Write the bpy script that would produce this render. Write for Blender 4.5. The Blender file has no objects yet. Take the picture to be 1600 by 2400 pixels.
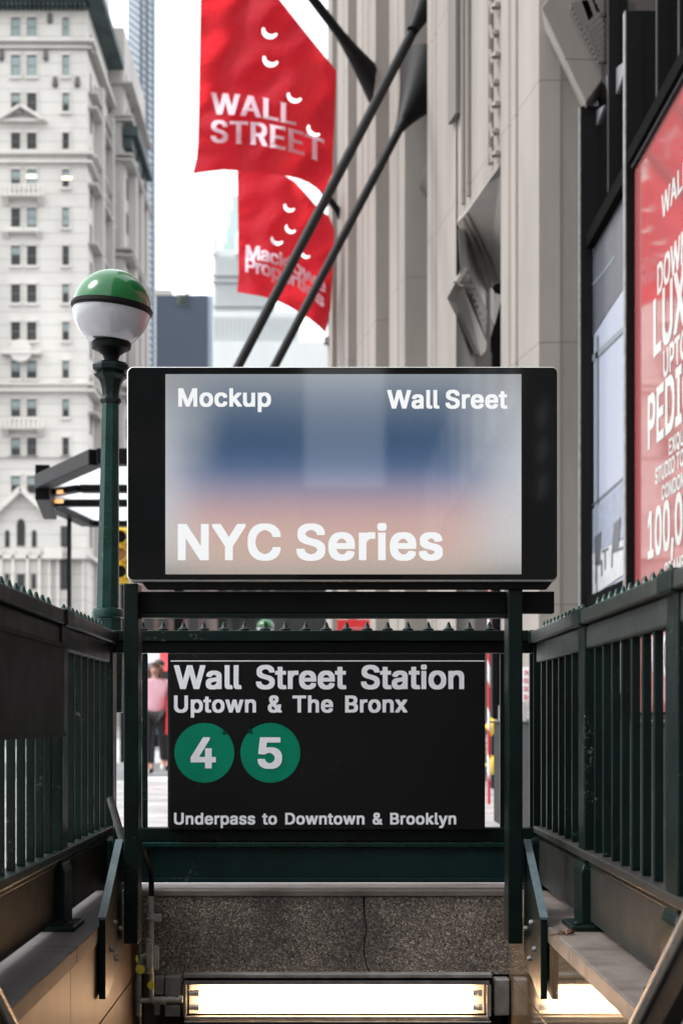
import bpy, bmesh, math, random
from mathutils import Vector, Matrix
from mathutils.geometry import delaunay_2d_cdt
random.seed(7)
S = bpy.context.scene
C = S.collection
PI = math.pi
# ---------------------------------------------------------------- camera model
F, CX, CY, EYE = 3900.0, 757.0, 1690.0, 0.75
def X(px, Y): return (px-CX)*Y/F
def Z(py, Y): return EYE-(py-CY)*Y/F
def at(px, py, Y): return (X(px, Y), Y, Z(py, Y))
def onX(px, py, Xp):                       # point on a wall plane x = Xp seen at a pixel
    Y = Xp*F/(px-CX)
    return (Xp, Y, Z(py, Y))
cam = bpy.data.cameras.new('camera'); cam.sensor_fit = 'VERTICAL'; cam.sensor_height = 36
cam.lens = 36*F/2400; cam.shift_x = (800-CX)/2400; cam.shift_y = (CY-1200)/2400
cam.clip_start = 0.1; cam.clip_end = 3000
cam.dof.use_dof = True; cam.dof.focus_distance = 6.2; cam.dof.aperture_fstop = 3.9
co = bpy.data.objects.new('camera', cam); C.objects.link(co)
co.location = (0, 0, EYE); co.rotation_euler = (PI/2, 0, 0); S.camera = co
# ---------------------------------------------------------------- materials
def lin(c):
    c /= 255.0
    return c/12.92 if c <= .04045 else ((c+.055)/1.055)**2.4
def rgb(*a): return (lin(a[0]), lin(a[1]), lin(a[2]), 1)
class NT:
    def __init__(s, name):
        s.m = bpy.data.materials.new(name); s.m.use_nodes = True
        s.t = s.m.node_tree; s.n = s.t.nodes; s.l = s.t.links
        s.b = s.n['Principled BSDF']
    def add(s, ty, **k):
        n = s.n.new(ty)
        for a, v in k.items():
            if a.startswith('i_'):
                key = a[2:]
                key = int(key) if key.isdigit() else key.replace('_', ' ')
                n.inputs[key].default_value = v
            else: setattr(n, a, v)
        return n
    def link(s, a, b): s.l.new(a, b)
    def coord(s, kind='Object'):
        return s.add('ShaderNodeTexCoord').outputs[kind]
def mat(name, col, rough=.5, metal=0, spec=.5, var=.0, vscale=6, bump=0, bscale=40, rvar=0, dark=None, emit=None, estr=0, coat=0, streak=False, crough=.03, chips=0, chipcol=(.16, .17, .165)):
    t = NT(name); b = t.b
    if len(col) == 3: col = (*col, 1)
    b.inputs['Base Color'].default_value = col
    b.inputs['Roughness'].default_value = rough
    b.inputs['Metallic'].default_value = metal
    b.inputs['Specular IOR Level'].default_value = spec
    b.inputs['Coat Weight'].default_value = coat
    b.inputs['Coat Roughness'].default_value = crough
    if emit:
        b.inputs['Emission Color'].default_value = (*emit[:3], 1); b.inputs['Emission Strength'].default_value = estr
    geo = t.add('ShaderNodeNewGeometry').outputs['Position']
    src = geo
    if streak:
        mp = t.add('ShaderNodeMapping'); mp.inputs['Scale'].default_value = (1, 1, .12)
        t.link(geo, mp.inputs['Vector']); src = mp.outputs[0]
    if var or dark:
        n = t.add('ShaderNodeTexNoise', i_Scale=vscale, i_Detail=8, i_Roughness=.62)
        t.link(src, n.inputs['Vector'])
        r = t.add('ShaderNodeValToRGB')
        d = dark if dark else tuple(c*(1-var) for c in col[:3])
        r.color_ramp.elements[0].position = .36; r.color_ramp.elements[0].color = (*d[:3], 1)
        r.color_ramp.elements[1].position = .66; r.color_ramp.elements[1].color = tuple(min(1, c*(1+var*.5)) for c in col[:3])+(1,)
        t.link(n.outputs[0], r.inputs[0]); t.link(r.outputs[0], b.inputs['Base Color'])
    if chips:                                # flaked paint, dried drips and rain spots
        src_ = b.inputs['Base Color'].links[0].from_socket if b.inputs['Base Color'].links else None
        n1 = t.add('ShaderNodeTexNoise', i_Scale=75.0, i_Detail=6, i_Roughness=.7); t.link(geo, n1.inputs[0])
        n2 = t.add('ShaderNodeTexNoise', i_Scale=3.2, i_Detail=3); t.link(geo, n2.inputs[0])
        m1 = t.add('ShaderNodeMath', operation='MULTIPLY'); t.link(n1.outputs[0], m1.inputs[0]); t.link(n2.outputs[0], m1.inputs[1])
        r1 = t.add('ShaderNodeMapRange'); r1.inputs['From Min'].default_value = .385; r1.inputs['From Max'].default_value = .43; r1.inputs['To Max'].default_value = chips; t.link(m1.outputs[0], r1.inputs[0])
        mc = t.add('ShaderNodeMix', data_type='RGBA'); t.link(r1.outputs[0], mc.inputs[0])
        if src_: t.link(src_, mc.inputs[6])
        else: mc.inputs[6].default_value = col
        mc.inputs[7].default_value = (*chipcol, 1); t.link(mc.outputs[2], b.inputs['Base Color'])
    if rvar:
        n = t.add('ShaderNodeTexNoise', i_Scale=vscale*2.3, i_Detail=5)
        t.link(geo, n.inputs['Vector'])
        mr = t.add('ShaderNodeMapRange'); mr.inputs['To Min'].default_value = max(.02, rough-rvar); mr.inputs['To Max'].default_value = min(1, rough+rvar)
        t.link(n.outputs[0], mr.inputs[0]); t.link(mr.outputs[0], b.inputs['Roughness'])
    if bump:
        n = t.add('ShaderNodeTexNoise', i_Scale=bscale, i_Detail=6)
        t.link(geo, n.inputs['Vector'])
        bp = t.add('ShaderNodeBump'); bp.inputs['Strength'].default_value = bump; bp.inputs['Distance'].default_value = .01
        t.link(n.outputs[0], bp.inputs['Height']); t.link(bp.outputs[0], b.inputs['Normal'])
    return t.m
M = {}
M['green'] = mat('green_paint', (.0020, .0088, .0072), spec=.18, chips=.55, rough=.38, var=.45, vscale=5, bump=.12, bscale=55, rvar=.14)
M['rail_skylit'] = mat('skylit_rail_paint', (.022, .027, .023), rough=.45, spec=.3, dark=(.013, .017, .015), var=.2, vscale=5, bump=.1, rvar=.1, chips=.5)  # grey of the sky-lit right rails put into the paint; chips are wear
M['green_gloss'] = mat('green_gloss_paint', (.0045, .030, .023), spec=.25, chips=.8, chipcol=(.2, .26, .24), rough=.28, var=.35, vscale=7, bump=.15, bscale=70, rvar=.1)
M['green_beam'] = mat('beam_green_paint', (.004, .024, .024), spec=.22, chips=.6, rough=.4, var=.3, vscale=4, bump=.1, bscale=60, rvar=.1)
M['darkpaint'] = mat('dark_paint', (.0018, .0028, .0028), spec=.12, rough=.5, var=.4, vscale=4, bump=.06, rvar=.1)
M['black'] = mat('black_metal', (.003, .003, .0035), rough=.55, spec=.15, var=.3, rvar=.1)
M['blackmat'] = mat('black_matte', (.0015, .0015, .0015), rough=.9, spec=.04)
M['blackglass'] = mat('black_glass', (.0015, .0015, .0018), rough=.05, spec=.30)
M['alu'] = mat('brushed_aluminium', (.72, .72, .71), rough=.4, metal=.7, rvar=.08)
M['white'] = mat('white_vinyl', (.86, .88, .92), rough=.45, var=.06, vscale=30)
M['signblack'] = mat('sign_black', (.0025, .0025, .003), rough=.42, spec=.22, chips=.25, chipcol=(.05, .05, .055), var=.35, vscale=3, rvar=.12)
M['discgreen'] = mat('sign_green', (.0, .21, .12), rough=.45, spec=.15, var=.08, vscale=10)
M['galv'] = mat('galvanised_steel', (.22, .22, .215), rough=.5, metal=.3, var=.35, vscale=14, bump=.1)
M['conduit'] = mat('painted_conduit', (.34, .33, .31), rough=.5, var=.3, vscale=16)
M['yellow'] = mat('yellow_plastic', (.75, .5, .03), rough=.45, var=.15, vscale=20)
M['tag'] = mat('yellow_tag', (.7, .62, .06), rough=.5, var=.2, vscale=50)
M['steelplate'] = mat('plate_blue_grey', (.05, .08, .09), rough=.5, var=.25, vscale=40, bump=.1)
M['coping_shaded'] = mat('coping_stone_shaded', (.055, .048, .048), rough=.6, dark=(.03, .026, .025), var=.25, vscale=4, bump=.25, bscale=70)  # left coping colour darkened to carry the shade lying on it
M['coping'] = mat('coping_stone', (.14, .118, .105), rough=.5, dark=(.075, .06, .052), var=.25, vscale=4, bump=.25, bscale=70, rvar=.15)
M['kick'] = mat('kick_panel_paint', (.019, .02, .0175), rough=.5, spec=.3, dark=(.011, .012, .011), var=.2, vscale=3, bump=.08, rvar=.12)
M['pavement'] = mat('wet_pavement', (.52, .52, .53), rough=.32, dark=(.30, .30, .31), var=.1, vscale=1.3, bump=.15, bscale=30, rvar=.2)
M['asphalt'] = mat('asphalt', (.20, .20, .21), rough=.4, dark=(.10, .10, .11), var=.1, vscale=.8, rvar=.2)
M['stripe'] = mat('road_marking', (.7, .7, .68), rough=.5, var=.2, vscale=3)
M['concrete'] = mat('concrete', (.2, .19, .18), rough=.8, var=.3, vscale=3, bump=.2)
M['skin'] = mat('skin', (.42, .25, .19), rough=.5)
M['hair'] = mat('auburn_hair', (.11, .045, .025), rough=.5, var=.4, vscale=80)
M['hairdark'] = mat('dark_hair', (.02, .014, .012), rough=.5)
M['pink'] = mat('pink_cotton', (.62, .36, .42), rough=.9, var=.1, vscale=20)
M['navy'] = mat('navy_cloth', (.03, .035, .05), rough=.9)
M['leggings'] = mat('black_leggings', (.012, .012, .014), rough=.8)
M['shoe'] = mat('white_shoe', (.6, .6, .6), rough=.6)
M['redcloth'] = mat('red_fabric', (.62, .02, .03), rough=.7)
M['red'] = mat('red_paint', (.55, .015, .02), rough=.4)
M['green_dome'] = mat('green_acrylic', (.0, .10, .02), rough=.16, spec=.35, var=.15, vscale=8, coat=.25)
def milk():
    t = NT('milk_acrylic'); b = t.b
    b.inputs['Base Color'].default_value = (.33, .33, .355, 1); b.inputs['Roughness'].default_value = .12
    b.inputs['Subsurface Weight'].default_value = .5; b.inputs['Subsurface Radius'].default_value = (.08, .08, .08)
    b.inputs['Coat Weight'].default_value = .5
    return t.m
M['milk'] = milk()
def speckle():                               # dark granite aggregate
    t = NT('speckled_granite'); b = t.b
    g = t.add('ShaderNodeNewGeometry').outputs['Position']
    v = t.add('ShaderNodeTexVoronoi', i_Scale=190.0); t.link(g, v.inputs['Vector'])
    v2 = t.add('ShaderNodeTexVoronoi', i_Scale=110.0); t.link(g, v2.inputs['Vector'])
    n = t.add('ShaderNodeTexNoise', i_Scale=4.0, i_Detail=6); t.link(g, n.inputs['Vector'])
    sep = t.add('ShaderNodeSeparateColor'); t.link(v.outputs['Color'], sep.inputs[0])
    sep2 = t.add('ShaderNodeSeparateColor'); t.link(v2.outputs['Color'], sep2.inputs[0])
    r = t.add('ShaderNodeValToRGB'); cr = r.color_ramp; cr.interpolation = 'LINEAR'
    cr.elements[0].position = .0; cr.elements[0].color = (.02, .017, .015, 1)
    cr.elements[1].position = 1; cr.elements[1].color = (.62, .54, .46, 1)
    for p, c in ((.25, (.11, .095, .085, 1)), (.6, (.19, .165, .145, 1)), (.88, (.31, .28, .25, 1))):
        e = cr.elements.new(p); e.color = c
    t.link(sep.outputs[0], r.inputs[0])
    r2 = t.add('ShaderNodeValToRGB'); r2.color_ramp.elements[0].position = .3; r2.color_ramp.elements[0].color = (.35, .33, .34, 1)
    r2.color_ramp.elements[1].position = .75; r2.color_ramp.elements[1].color = (1.05, 1.0, .93, 1)
    t.link(n.outputs[0], r2.inputs[0])
    mx = t.add('ShaderNodeMix', data_type='RGBA', blend_type='MULTIPLY'); mx.inputs[0].default_value = 1
    t.link(r.outputs[0], mx.inputs[6]); t.link(r2.outputs[0], mx.inputs[7])
    t.link(mx.outputs[2], b.inputs['Base Color'])
    b.inputs['Roughness'].default_value = .6
    bp = t.add('ShaderNodeBump'); bp.inputs['Strength'].default_value = .5; bp.inputs['Distance'].default_value = .004
    t.link(sep2.outputs[1], bp.inputs['Height']); t.link(bp.outputs[0], b.inputs['Normal'])
    return t.m
M['speckle'] = speckle()
def tile():                                  # glazed beige wall slabs
    t = NT('glazed_wall'); b = t.b
    g = t.add('ShaderNodeNewGeometry').outputs['Position']
    n = t.add('ShaderNodeTexNoise', i_Scale=7.0, i_Detail=8, i_Roughness=.7)
    mp = t.add('ShaderNodeMapping'); mp.inputs['Scale'].default_value = (1, 1, .35)
    t.link(g, mp.inputs[0]); t.link(mp.outputs[0], n.inputs[0])
    r = t.add('ShaderNodeValToRGB'); r.color_ramp.elements[0].position = .3; r.color_ramp.elements[0].color = (.095, .06, .034, 1)
    r.color_ramp.elements[1].position = .68; r.color_ramp.elements[1].color = (.20, .14, .085, 1)
    t.link(n.outputs[0], r.inputs[0]); t.link(r.outputs[0], b.inputs['Base Color'])
    b.inputs['Roughness'].default_value = .07
    b.inputs['Coat Weight'].default_value = .5; b.inputs['Coat Roughness'].default_value = .03
    n2 = t.add('ShaderNodeTexNoise', i_Scale=60.0); t.link(g, n2.inputs[0])
    bp = t.add('ShaderNodeBump'); bp.inputs['Strength'].default_value = .04; bp.inputs['Distance'].default_value = .003
    t.link(n2.outputs[0], bp.inputs['Height']); t.link(bp.outputs[0], b.inputs['Normal'])
    return t.m
M['tile'] = tile()
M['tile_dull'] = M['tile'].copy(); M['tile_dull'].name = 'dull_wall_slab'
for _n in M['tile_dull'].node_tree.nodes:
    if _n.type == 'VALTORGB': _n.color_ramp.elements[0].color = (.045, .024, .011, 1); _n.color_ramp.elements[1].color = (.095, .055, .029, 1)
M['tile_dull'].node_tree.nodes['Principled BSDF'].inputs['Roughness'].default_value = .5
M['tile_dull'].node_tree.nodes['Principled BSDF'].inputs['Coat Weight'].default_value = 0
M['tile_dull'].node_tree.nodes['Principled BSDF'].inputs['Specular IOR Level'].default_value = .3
def stone(name, c, d, sc=.9, joints=None, streak=True, bump=.15):
    t = NT(name); b = t.b
    g = t.add('ShaderNodeNewGeometry').outputs['Position']
    mp = t.add('ShaderNodeMapping'); mp.inputs['Scale'].default_value = (1, 1, .22 if streak else 1)
    t.link(g, mp.inputs[0])
    n = t.add('ShaderNodeTexNoise', i_Scale=sc, i_Detail=9, i_Roughness=.65); t.link(mp.outputs[0], n.inputs[0])
    r = t.add('ShaderNodeValToRGB'); r.color_ramp.elements[0].position = .33; r.color_ramp.elements[0].color = (*d, 1)
    r.color_ramp.elements[1].position = .64; r.color_ramp.elements[1].color = (*c, 1)
    t.link(n.outputs[0], r.inputs[0]); out = r.outputs[0]
    # pores
    n3 = t.add('ShaderNodeTexNoise', i_Scale=sc*130, i_Detail=3); t.link(g, n3.inputs[0])
    r3 = t.add('ShaderNodeValToRGB'); r3.color_ramp.elements[0].position = .30; r3.color_ramp.elements[0].color = (.86, .86, .86, 1)
    r3.color_ramp.elements[1].position = .45; r3.color_ramp.elements[1].color = (1, 1, 1, 1)
    t.link(n3.outputs[0], r3.inputs[0])
    mx = t.add('ShaderNodeMix', data_type='RGBA', blend_type='MULTIPLY'); mx.inputs[0].default_value = 1
    t.link(out, mx.inputs[6]); t.link(r3.outputs[0], mx.inputs[7]); out = mx.outputs[2]
    if joints:                                # horizontal bed joints every `h` metres
        h, w, off = joints
        sp = t.add('ShaderNodeSeparateXYZ'); t.link(g, sp.inputs[0])
        a = t.add('ShaderNodeMath', operation='ADD'); a.inputs[1].default_value = off; t.link(sp.outputs[2], a.inputs[0])
        md = t.add('ShaderNodeMath', operation='MODULO'); md.inputs[1].default_value = h; t.link(a.outputs[0], md.inputs[0])
        lt = t.add('ShaderNodeMath', operation='LESS_THAN'); lt.inputs[1].default_value = w; t.link(md.outputs[0], lt.inputs[0])
        mj = t.add('ShaderNodeMix', data_type='RGBA', blend_type='MULTIPLY'); t.link(lt.outputs[0], mj.inputs[0])
        t.link(out, mj.inputs[6]); mj.inputs[7].default_value = (.55, .53, .52, 1); out = mj.outputs[2]
    t.link(out, b.inputs['Base Color']); b.inputs['Roughness'].default_value = .8
    bp = t.add('ShaderNodeBump'); bp.inputs['Strength'].default_value = bump; bp.inputs['Distance'].default_value = .01
    t.link(n3.outputs[0], bp.inputs['Height']); t.link(bp.outputs[0], b.inputs['Normal'])
    return t.m
M['lime'] = stone('limestone', (.235, .210, .188), (.165, .149, .134), joints=(2.6, .012, .7))
M['lime_lightened'] = stone('lightened_limestone', (.40, .365, .335), (.31, .285, .26))  # lighter limestone copy, brightness painted in where lintels sit in deep shade
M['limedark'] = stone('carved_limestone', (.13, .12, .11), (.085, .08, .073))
M['white_stone'] = stone('white_terracotta', (.60, .58, .54), (.47, .45, .42), sc=.12, joints=(1.3, .06, .3))
M['grey_stone'] = stone('grey_stone', (.42, .40, .375), (.30, .285, .27), sc=.15)
M['pale'] = stone('pale_tower', (.54, .56, .55), (.45, .47, .47), sc=.05)  # haze over the far tower put into its pale stone and copper colours
M['paleg'] = stone('pale_copper', (.42, .53, .51), (.36, .46, .44), sc=.05)
M['copper'] = mat('dark_copper_cornice', (.035, .06, .06), rough=.7, var=.5, vscale=.5)
M['winglass'] = mat('window_glass', (.03, .034, .032), rough=.25, spec=.3, dark=(.012, .013, .012), var=.2, vscale=.35)
M['blind'] = mat('window_blind', (.22, .27, .265), rough=.5, var=.1, vscale=.5)
M['slate'] = mat('slate_cladding', (.035, .05, .08), rough=.5, var=.15, vscale=.05)
M['slate_side'] = mat('pale_cladding', (.3, .36, .42), rough=.3, var=.1, vscale=.1)
M['leaf'] = mat('foliage', (.08, .11, .05), rough=.7, var=.4, vscale=1)
M['brownwall'] = mat('brown_wall', (.16, .10, .09), rough=.8, var=.3, vscale=.4)
M['greywall'] = mat('grey_wall', (.14, .14, .14), rough=.7, var=.4, vscale=.4)
M['bluecar'] = mat('blue_panel', (.05, .08, .11), rough=.4)
M['canopy'] = mat('canopy_bronze', (.0055, .005, .005), spec=.08, rough=.45, var=.2, vscale=2)
def frosted():
    t = NT('frosted_roof_glass'); b = t.b
    b.inputs['Base Color'].default_value = (.85, .88, .9, 1); b.inputs['Roughness'].default_value = .4
    tr = t.add('ShaderNodeBsdfTranslucent'); tr.inputs[0].default_value = (.9, .93, .95, 1)
    mx = t.add('ShaderNodeMixShader'); mx.inputs[0].default_value = .75
    t.link(b.outputs[0], mx.inputs[1]); t.link(tr.outputs[0], mx.inputs[2]); t.link(mx.outputs[0], t.n['Material Output'].inputs[0])
    return t.m
M['frost'] = frosted()
def tower_glass():
    t = NT('glass_curtain_wall'); b = t.b
    g = t.add('ShaderNodeNewGeometry').outputs['Position']
    mp = t.add('ShaderNodeMapping'); mp.inputs['Rotation'].default_value = (0, .9, 0); mp.inputs['Scale'].default_value = (1, 1, 1)
    t.link(g, mp.inputs[0])
    w = t.add('ShaderNodeTexWave', i_Scale=.32, i_Distortion=1.2, i_Detail=2.0); t.link(mp.outputs[0], w.inputs[0])
    r = t.add('ShaderNodeValToRGB'); r.color_ramp.elements[0].position = .25; r.color_ramp.elements[0].color = (.15, .18, .215, 1)
    r.color_ramp.elements[1].position = .8; r.color_ramp.elements[1].color = (.40, .45, .49, 1)
    t.link(w.outputs[0], r.inputs[0]); t.link(r.outputs[0], b.inputs['Base Color']); b.inputs['Roughness'].default_value = .35
    return t.m
M['towerglass'] = tower_glass()
def emis(name, c, s):
    t = NT(name); b = t.b
    b.inputs['Base Color'].default_value = (*c, 1); b.inputs['Emission Color'].default_value = (*c, 1); b.inputs['Emission Strength'].default_value = s
    return t.m
M['amber'] = emis('amber_downlight', (1, .5, .18), .35)
M['lamp_warm'] = emis('lit_ceiling_lamp', (1, .95, .65), .6)
M['tube'] = emis('fluorescent_tube', (1, .66, .40), 8)
M['tubecap'] = mat('tube_end_cap', (.5, .5, .48), rough=.4, metal=.5)
M['reflector'] = mat('white_reflector', (.85, .82, .76), rough=.35)
M['screentext'] = emis('screen_text', (.86, .87, .88), .40)
M['screentext'].node_tree.nodes['Principled BSDF'].inputs['Base Color'].default_value = (.02, .02, .02, 1)
M['screentext'].node_tree.nodes['Principled BSDF'].inputs['Roughness'].default_value = .1
def cloth():
    t = NT('red_flag_cloth'); b = t.b
    b.inputs['Base Color'].default_value = (.40, .006, .02, 1); b.inputs['Roughness'].default_value = .95; b.inputs['Specular IOR Level'].default_value = .1
    b.inputs['Sheen Weight'].default_value = .25
    tr = t.add('ShaderNodeBsdfTranslucent'); tr.inputs[0].default_value = (.70, .03, .04, 1)
    mx = t.add('ShaderNodeMixShader'); mx.inputs[0].default_value = .5
    t.link(b.outputs[0], mx.inputs[1]); t.link(tr.outputs[0], mx.inputs[2]); t.link(mx.outputs[0], t.n['Material Output'].inputs[0])
    g = t.add('ShaderNodeNewGeometry').outputs['Position']
    n = t.add('ShaderNodeTexNoise', i_Scale=2.3, i_Detail=7, i_Roughness=.6, i_Distortion=1.6); t.link(g, n.inputs[0])
    bp = t.add('ShaderNodeBump'); bp.inputs['Strength'].default_value = .38; bp.inputs['Distance'].default_value = .25
    t.link(n.outputs[0], bp.inputs['Height']); t.link(bp.outputs[0], b.inputs['Normal']); t.link(bp.outputs[0], tr.inputs['Normal'])
    return t.m
M['flag'] = cloth()
M['flagtext'] = mat('flag_print', (.85, .78, .88), rough=.9)
_n = M['flagtext'].node_tree; _tr = _n.nodes.new('ShaderNodeBsdfTranslucent'); _tr.inputs[0].default_value = (.85, .70, .78, 1); _mx = _n.nodes.new('ShaderNodeMixShader'); _n.links.new(_n.nodes['Principled BSDF'].outputs[0], _mx.inputs[1]); _n.links.new(_tr.outputs[0], _mx.inputs[2]); _n.links.new(_mx.outputs[0], _n.nodes['Material Output'].inputs[0])
M['poster_red'] = mat('poster_red', (.26, .012, .012), rough=.5, spec=.5, coat=1, crough=.04)
M['poster_red'].node_tree.nodes['Principled BSDF'].inputs['Coat IOR'].default_value = 1.9
M['poster_white'] = mat('poster_white', (.42, .44, .42), rough=.5, coat=.6)
def screen_mat(x0, x1, z0, z1):
    t = NT('lcd_picture'); b = t.b
    g = t.add('ShaderNodeTexCoord').outputs['Object']
    sp = t.add('ShaderNodeSeparateXYZ'); t.link(g, sp.inputs[0])
    u = t.add('ShaderNodeMapRange'); u.inputs['From Min'].default_value = x0; u.inputs['From Max'].default_value = x1; t.link(sp.outputs[0], u.inputs[0])
    v = t.add('ShaderNodeMapRange'); v.inputs['From Min'].default_value = z1; v.inputs['From Max'].default_value = z0; t.link(sp.outputs[2], v.inputs[0])
    def ramp(stops, src):
        r = t.add('ShaderNodeValToRGB'); cr = r.color_ramp
        cr.interpolation = 'B_SPLINE'
        cr.elements[0].position = stops[0][0]; cr.elements[0].color = rgb(*stops[0][1])
        cr.elements[1].position = stops[-1][0]; cr.elements[1].color = rgb(*stops[-1][1])
        for p, c in stops[1:-1]:
            e = cr.elements.new(p); e.color = rgb(*c)
        t.link(src, r.inputs[0]); return r.outputs[0]
    c1 = ramp([(0, (138, 145, 152)), (.10, (105, 118, 134)), (.24, (64, 86, 112)), (.36, (50, 78, 110)), (.47, (76, 98, 132)), (.55, (128, 130, 155)), (.63, (162, 143, 155)), (.74, (198, 164, 158)), (.88, (196, 170, 158)), (.95, (184, 166, 156)), (1, (168, 158, 150))], v.outputs[0])
    c2 = ramp([(0, (146, 147, 148)), (.15, (164, 168, 173)), (.5, (186, 190, 198)), (.8, (196, 193, 194)), (.93, (178, 176, 174)), (1, (140, 138, 135))], v.outputs[0])
    a = t.add('ShaderNodeMath', operation='SUBTRACT'); a.inputs[1].default_value = .475; t.link(u.outputs[0], a.inputs[0])
    ab = t.add('ShaderNodeMath', operation='ABSOLUTE'); t.link(a.outputs[0], ab.inputs[0])
    n = t.add('ShaderNodeTexNoise', i_Scale=2.2, i_Detail=3); t.link(g, n.inputs[0])
    ns = t.add('ShaderNodeMath', operation='MULTIPLY_ADD'); ns.inputs[1].default_value = .16; ns.inputs[2].default_value = -.08; t.link(n.outputs[0], ns.inputs[0])
    ad = t.add('ShaderNodeMath', operation='ADD'); t.link(ab.outputs[0], ad.inputs[0]); t.link(ns.outputs[0], ad.inputs[1])
    sm = t.add('ShaderNodeMapRange', interpolation_type='SMOOTHSTEP'); sm.inputs['From Min'].default_value = .29; sm.inputs['From Max'].default_value = .53; t.link(ad.outputs[0], sm.inputs[0])
    mx = t.add('ShaderNodeMix', data_type='RGBA'); t.link(sm.outputs[0], mx.inputs[0]); t.link(c1, mx.inputs[6]); t.link(c2, mx.inputs[7])
    # pixel grid of the panel
    wv = t.add('ShaderNodeTexWave', i_Scale=40.0, i_Distortion=.4); wv.bands_direction = 'X'; t.link(g, wv.inputs[0])
    n2 = t.add('ShaderNodeTexNoise', i_Scale=260.0); t.link(g, n2.inputs[0])
    s2 = t.add('ShaderNodeMath', operation='MULTIPLY_ADD'); s2.inputs[1].default_value = .11; s2.inputs[2].default_value = .345; t.link(n2.outputs[0], s2.inputs[0])
    s3 = t.add('ShaderNodeMath', operation='MULTIPLY_ADD'); s3.inputs[1].default_value = .025; t.link(wv.outputs['Fac'], s3.inputs[0]); t.link(s2.outputs[0], s3.inputs[2])
    b.inputs['Base Color'].default_value = (.004, .004, .004, 1); b.inputs['Roughness'].default_value = .035; b.inputs['Specular IOR Level'].default_value = .5
    t.link(mx.outputs[2], b.inputs['Emission Color']); t.link(s3.outputs[0], b.inputs['Emission Strength'])
    return t.m
# ---------------------------------------------------------------- mesh builder
ORG = {}
class MB:
    def __init__(s): s.v = []; s.f = []
    def poly(s, pts):
        b = len(s.v); s.v += [tuple(p) for p in pts]; s.f.append(tuple(range(b, b+len(pts)))); return s
    def box(s, x0, x1, y0, y1, z0, z1):
        b = len(s.v)
        s.v += [(x0,y0,z0),(x1,y0,z0),(x1,y1,z0),(x0,y1,z0),(x0,y0,z1),(x1,y0,z1),(x1,y1,z1),(x0,y1,z1)]
        for q in ((3,2,1,0),(4,5,6,7),(0,1,5,4),(1,2,6,5),(2,3,7,6),(3,0,4,7)): s.f.append(tuple(b+i for i in q))
        return s
    def prism(s, pts, off):                  # polygon pts extruded by vector off
        n = len(pts); b = len(s.v); o = Vector(off)
        s.v += [tuple(p) for p in pts]+[tuple(Vector(p)+o) for p in pts]
        s.f.append(tuple(b+i for i in range(n))); s.f.append(tuple(b+n+i for i in reversed(range(n))))
        for i in range(n):
            j = (i+1) % n; s.f.append((b+i, b+n+i, b+n+j, b+j))
        return s
    def plan(s, pts, z0, z1): return s.prism([(x, y, z0) for x, y in pts], (0, 0, z1-z0))
    def lathe(s, prof, c=(0,0,0), seg=32, axis='Z', rot=0, cap=True):
        b = len(s.v); n = len(prof)
        for i in range(seg):
            a = 2*PI*i/seg+rot
            for r, h in prof:
                p = (r*math.cos(a), r*math.sin(a), h)
                if axis == 'X': p = (h, r*math.cos(a), r*math.sin(a))
                if axis == 'Y': p = (r*math.cos(a), h, r*math.sin(a))
                s.v.append((p[0]+c[0], p[1]+c[1], p[2]+c[2]))
        for i in range(seg):
            j = (i+1) % seg
            for k in range(n-1): s.f.append((b+i*n+k, b+j*n+k, b+j*n+k+1, b+i*n+k+1))
        if cap:
            if prof[0][0] > 1e-6: s.f.append(tuple(b+i*n for i in reversed(range(seg))))
            if prof[-1][0] > 1e-6: s.f.append(tuple(b+i*n+n-1 for i in range(seg)))
        return s
    def tube(s, path, r, seg=12, r1=None):
        path = [Vector(p) for p in path]; n = len(path); b = len(s.v)
        for i, p in enumerate(path):
            d = (path[min(i+1, n-1)]-path[max(i-1, 0)]).normalized()
            up = Vector((0, 0, 1)) if abs(d.z) < .9 else Vector((0, 1, 0))
            a = d.cross(up).normalized(); c = a.cross(d)
            rr = r if r1 is None else r+(r1-r)*i/(n-1)
            for k in range(seg):
                t = 2*PI*k/seg
                s.v.append(tuple(p+a*rr*math.cos(t)+c*rr*math.sin(t)))
        for i in range(n-1):
            for k in range(seg):
                l = (k+1) % seg; s.f.append((b+i*seg+k, b+i*seg+l, b+(i+1)*seg+l, b+(i+1)*seg+k))
        s.f.append(tuple(b+k for k in range(seg))); s.f.append(tuple(b+(n-1)*seg+k for k in reversed(range(seg))))
        return s
    def bar(s, a, b_, w, h, up=(0,0,1)):     # rectangular bar from a to b
        a, b_ = Vector(a), Vector(b_); d = (b_-a).normalized(); u = Vector(up)
        si = d.cross(u).normalized()*w/2; uu = si.cross(d).normalized()*h/2
        return s.prism([a-si-uu, a+si-uu, a+si+uu, a-si+uu], b_-a)
    def build(s, name, m, parent=None, bevel=0, smooth=False, fix=True, loc=None):
        o0 = ORG.get(parent, Vector((0,0,0))) if parent else Vector(loc or (0,0,0))
        me = bpy.data.meshes.new(name)
        me.from_pydata([tuple(Vector(p)-o0) for p in s.v], [], s.f)
        if fix:
            bm = bmesh.new(); bm.from_mesh(me); bmesh.ops.recalc_face_normals(bm, faces=bm.faces); bm.to_mesh(me); bm.free()
        me.materials.append(M[m] if isinstance(m, str) else m)
        if smooth:
            me.shade_smooth()
            try: me.set_sharp_from_angle(angle=math.radians(35))
            except Exception: pass
        o = bpy.data.objects.new(name, me); C.objects.link(o)
        if parent: o.parent = parent
        else: o.location = o0
        ORG[o] = o0
        if bevel:
            md = o.modifiers.new('bevel', 'BEVEL'); md.width = bevel; md.segments = 2; md.limit_method = 'ANGLE'
        return o
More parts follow.
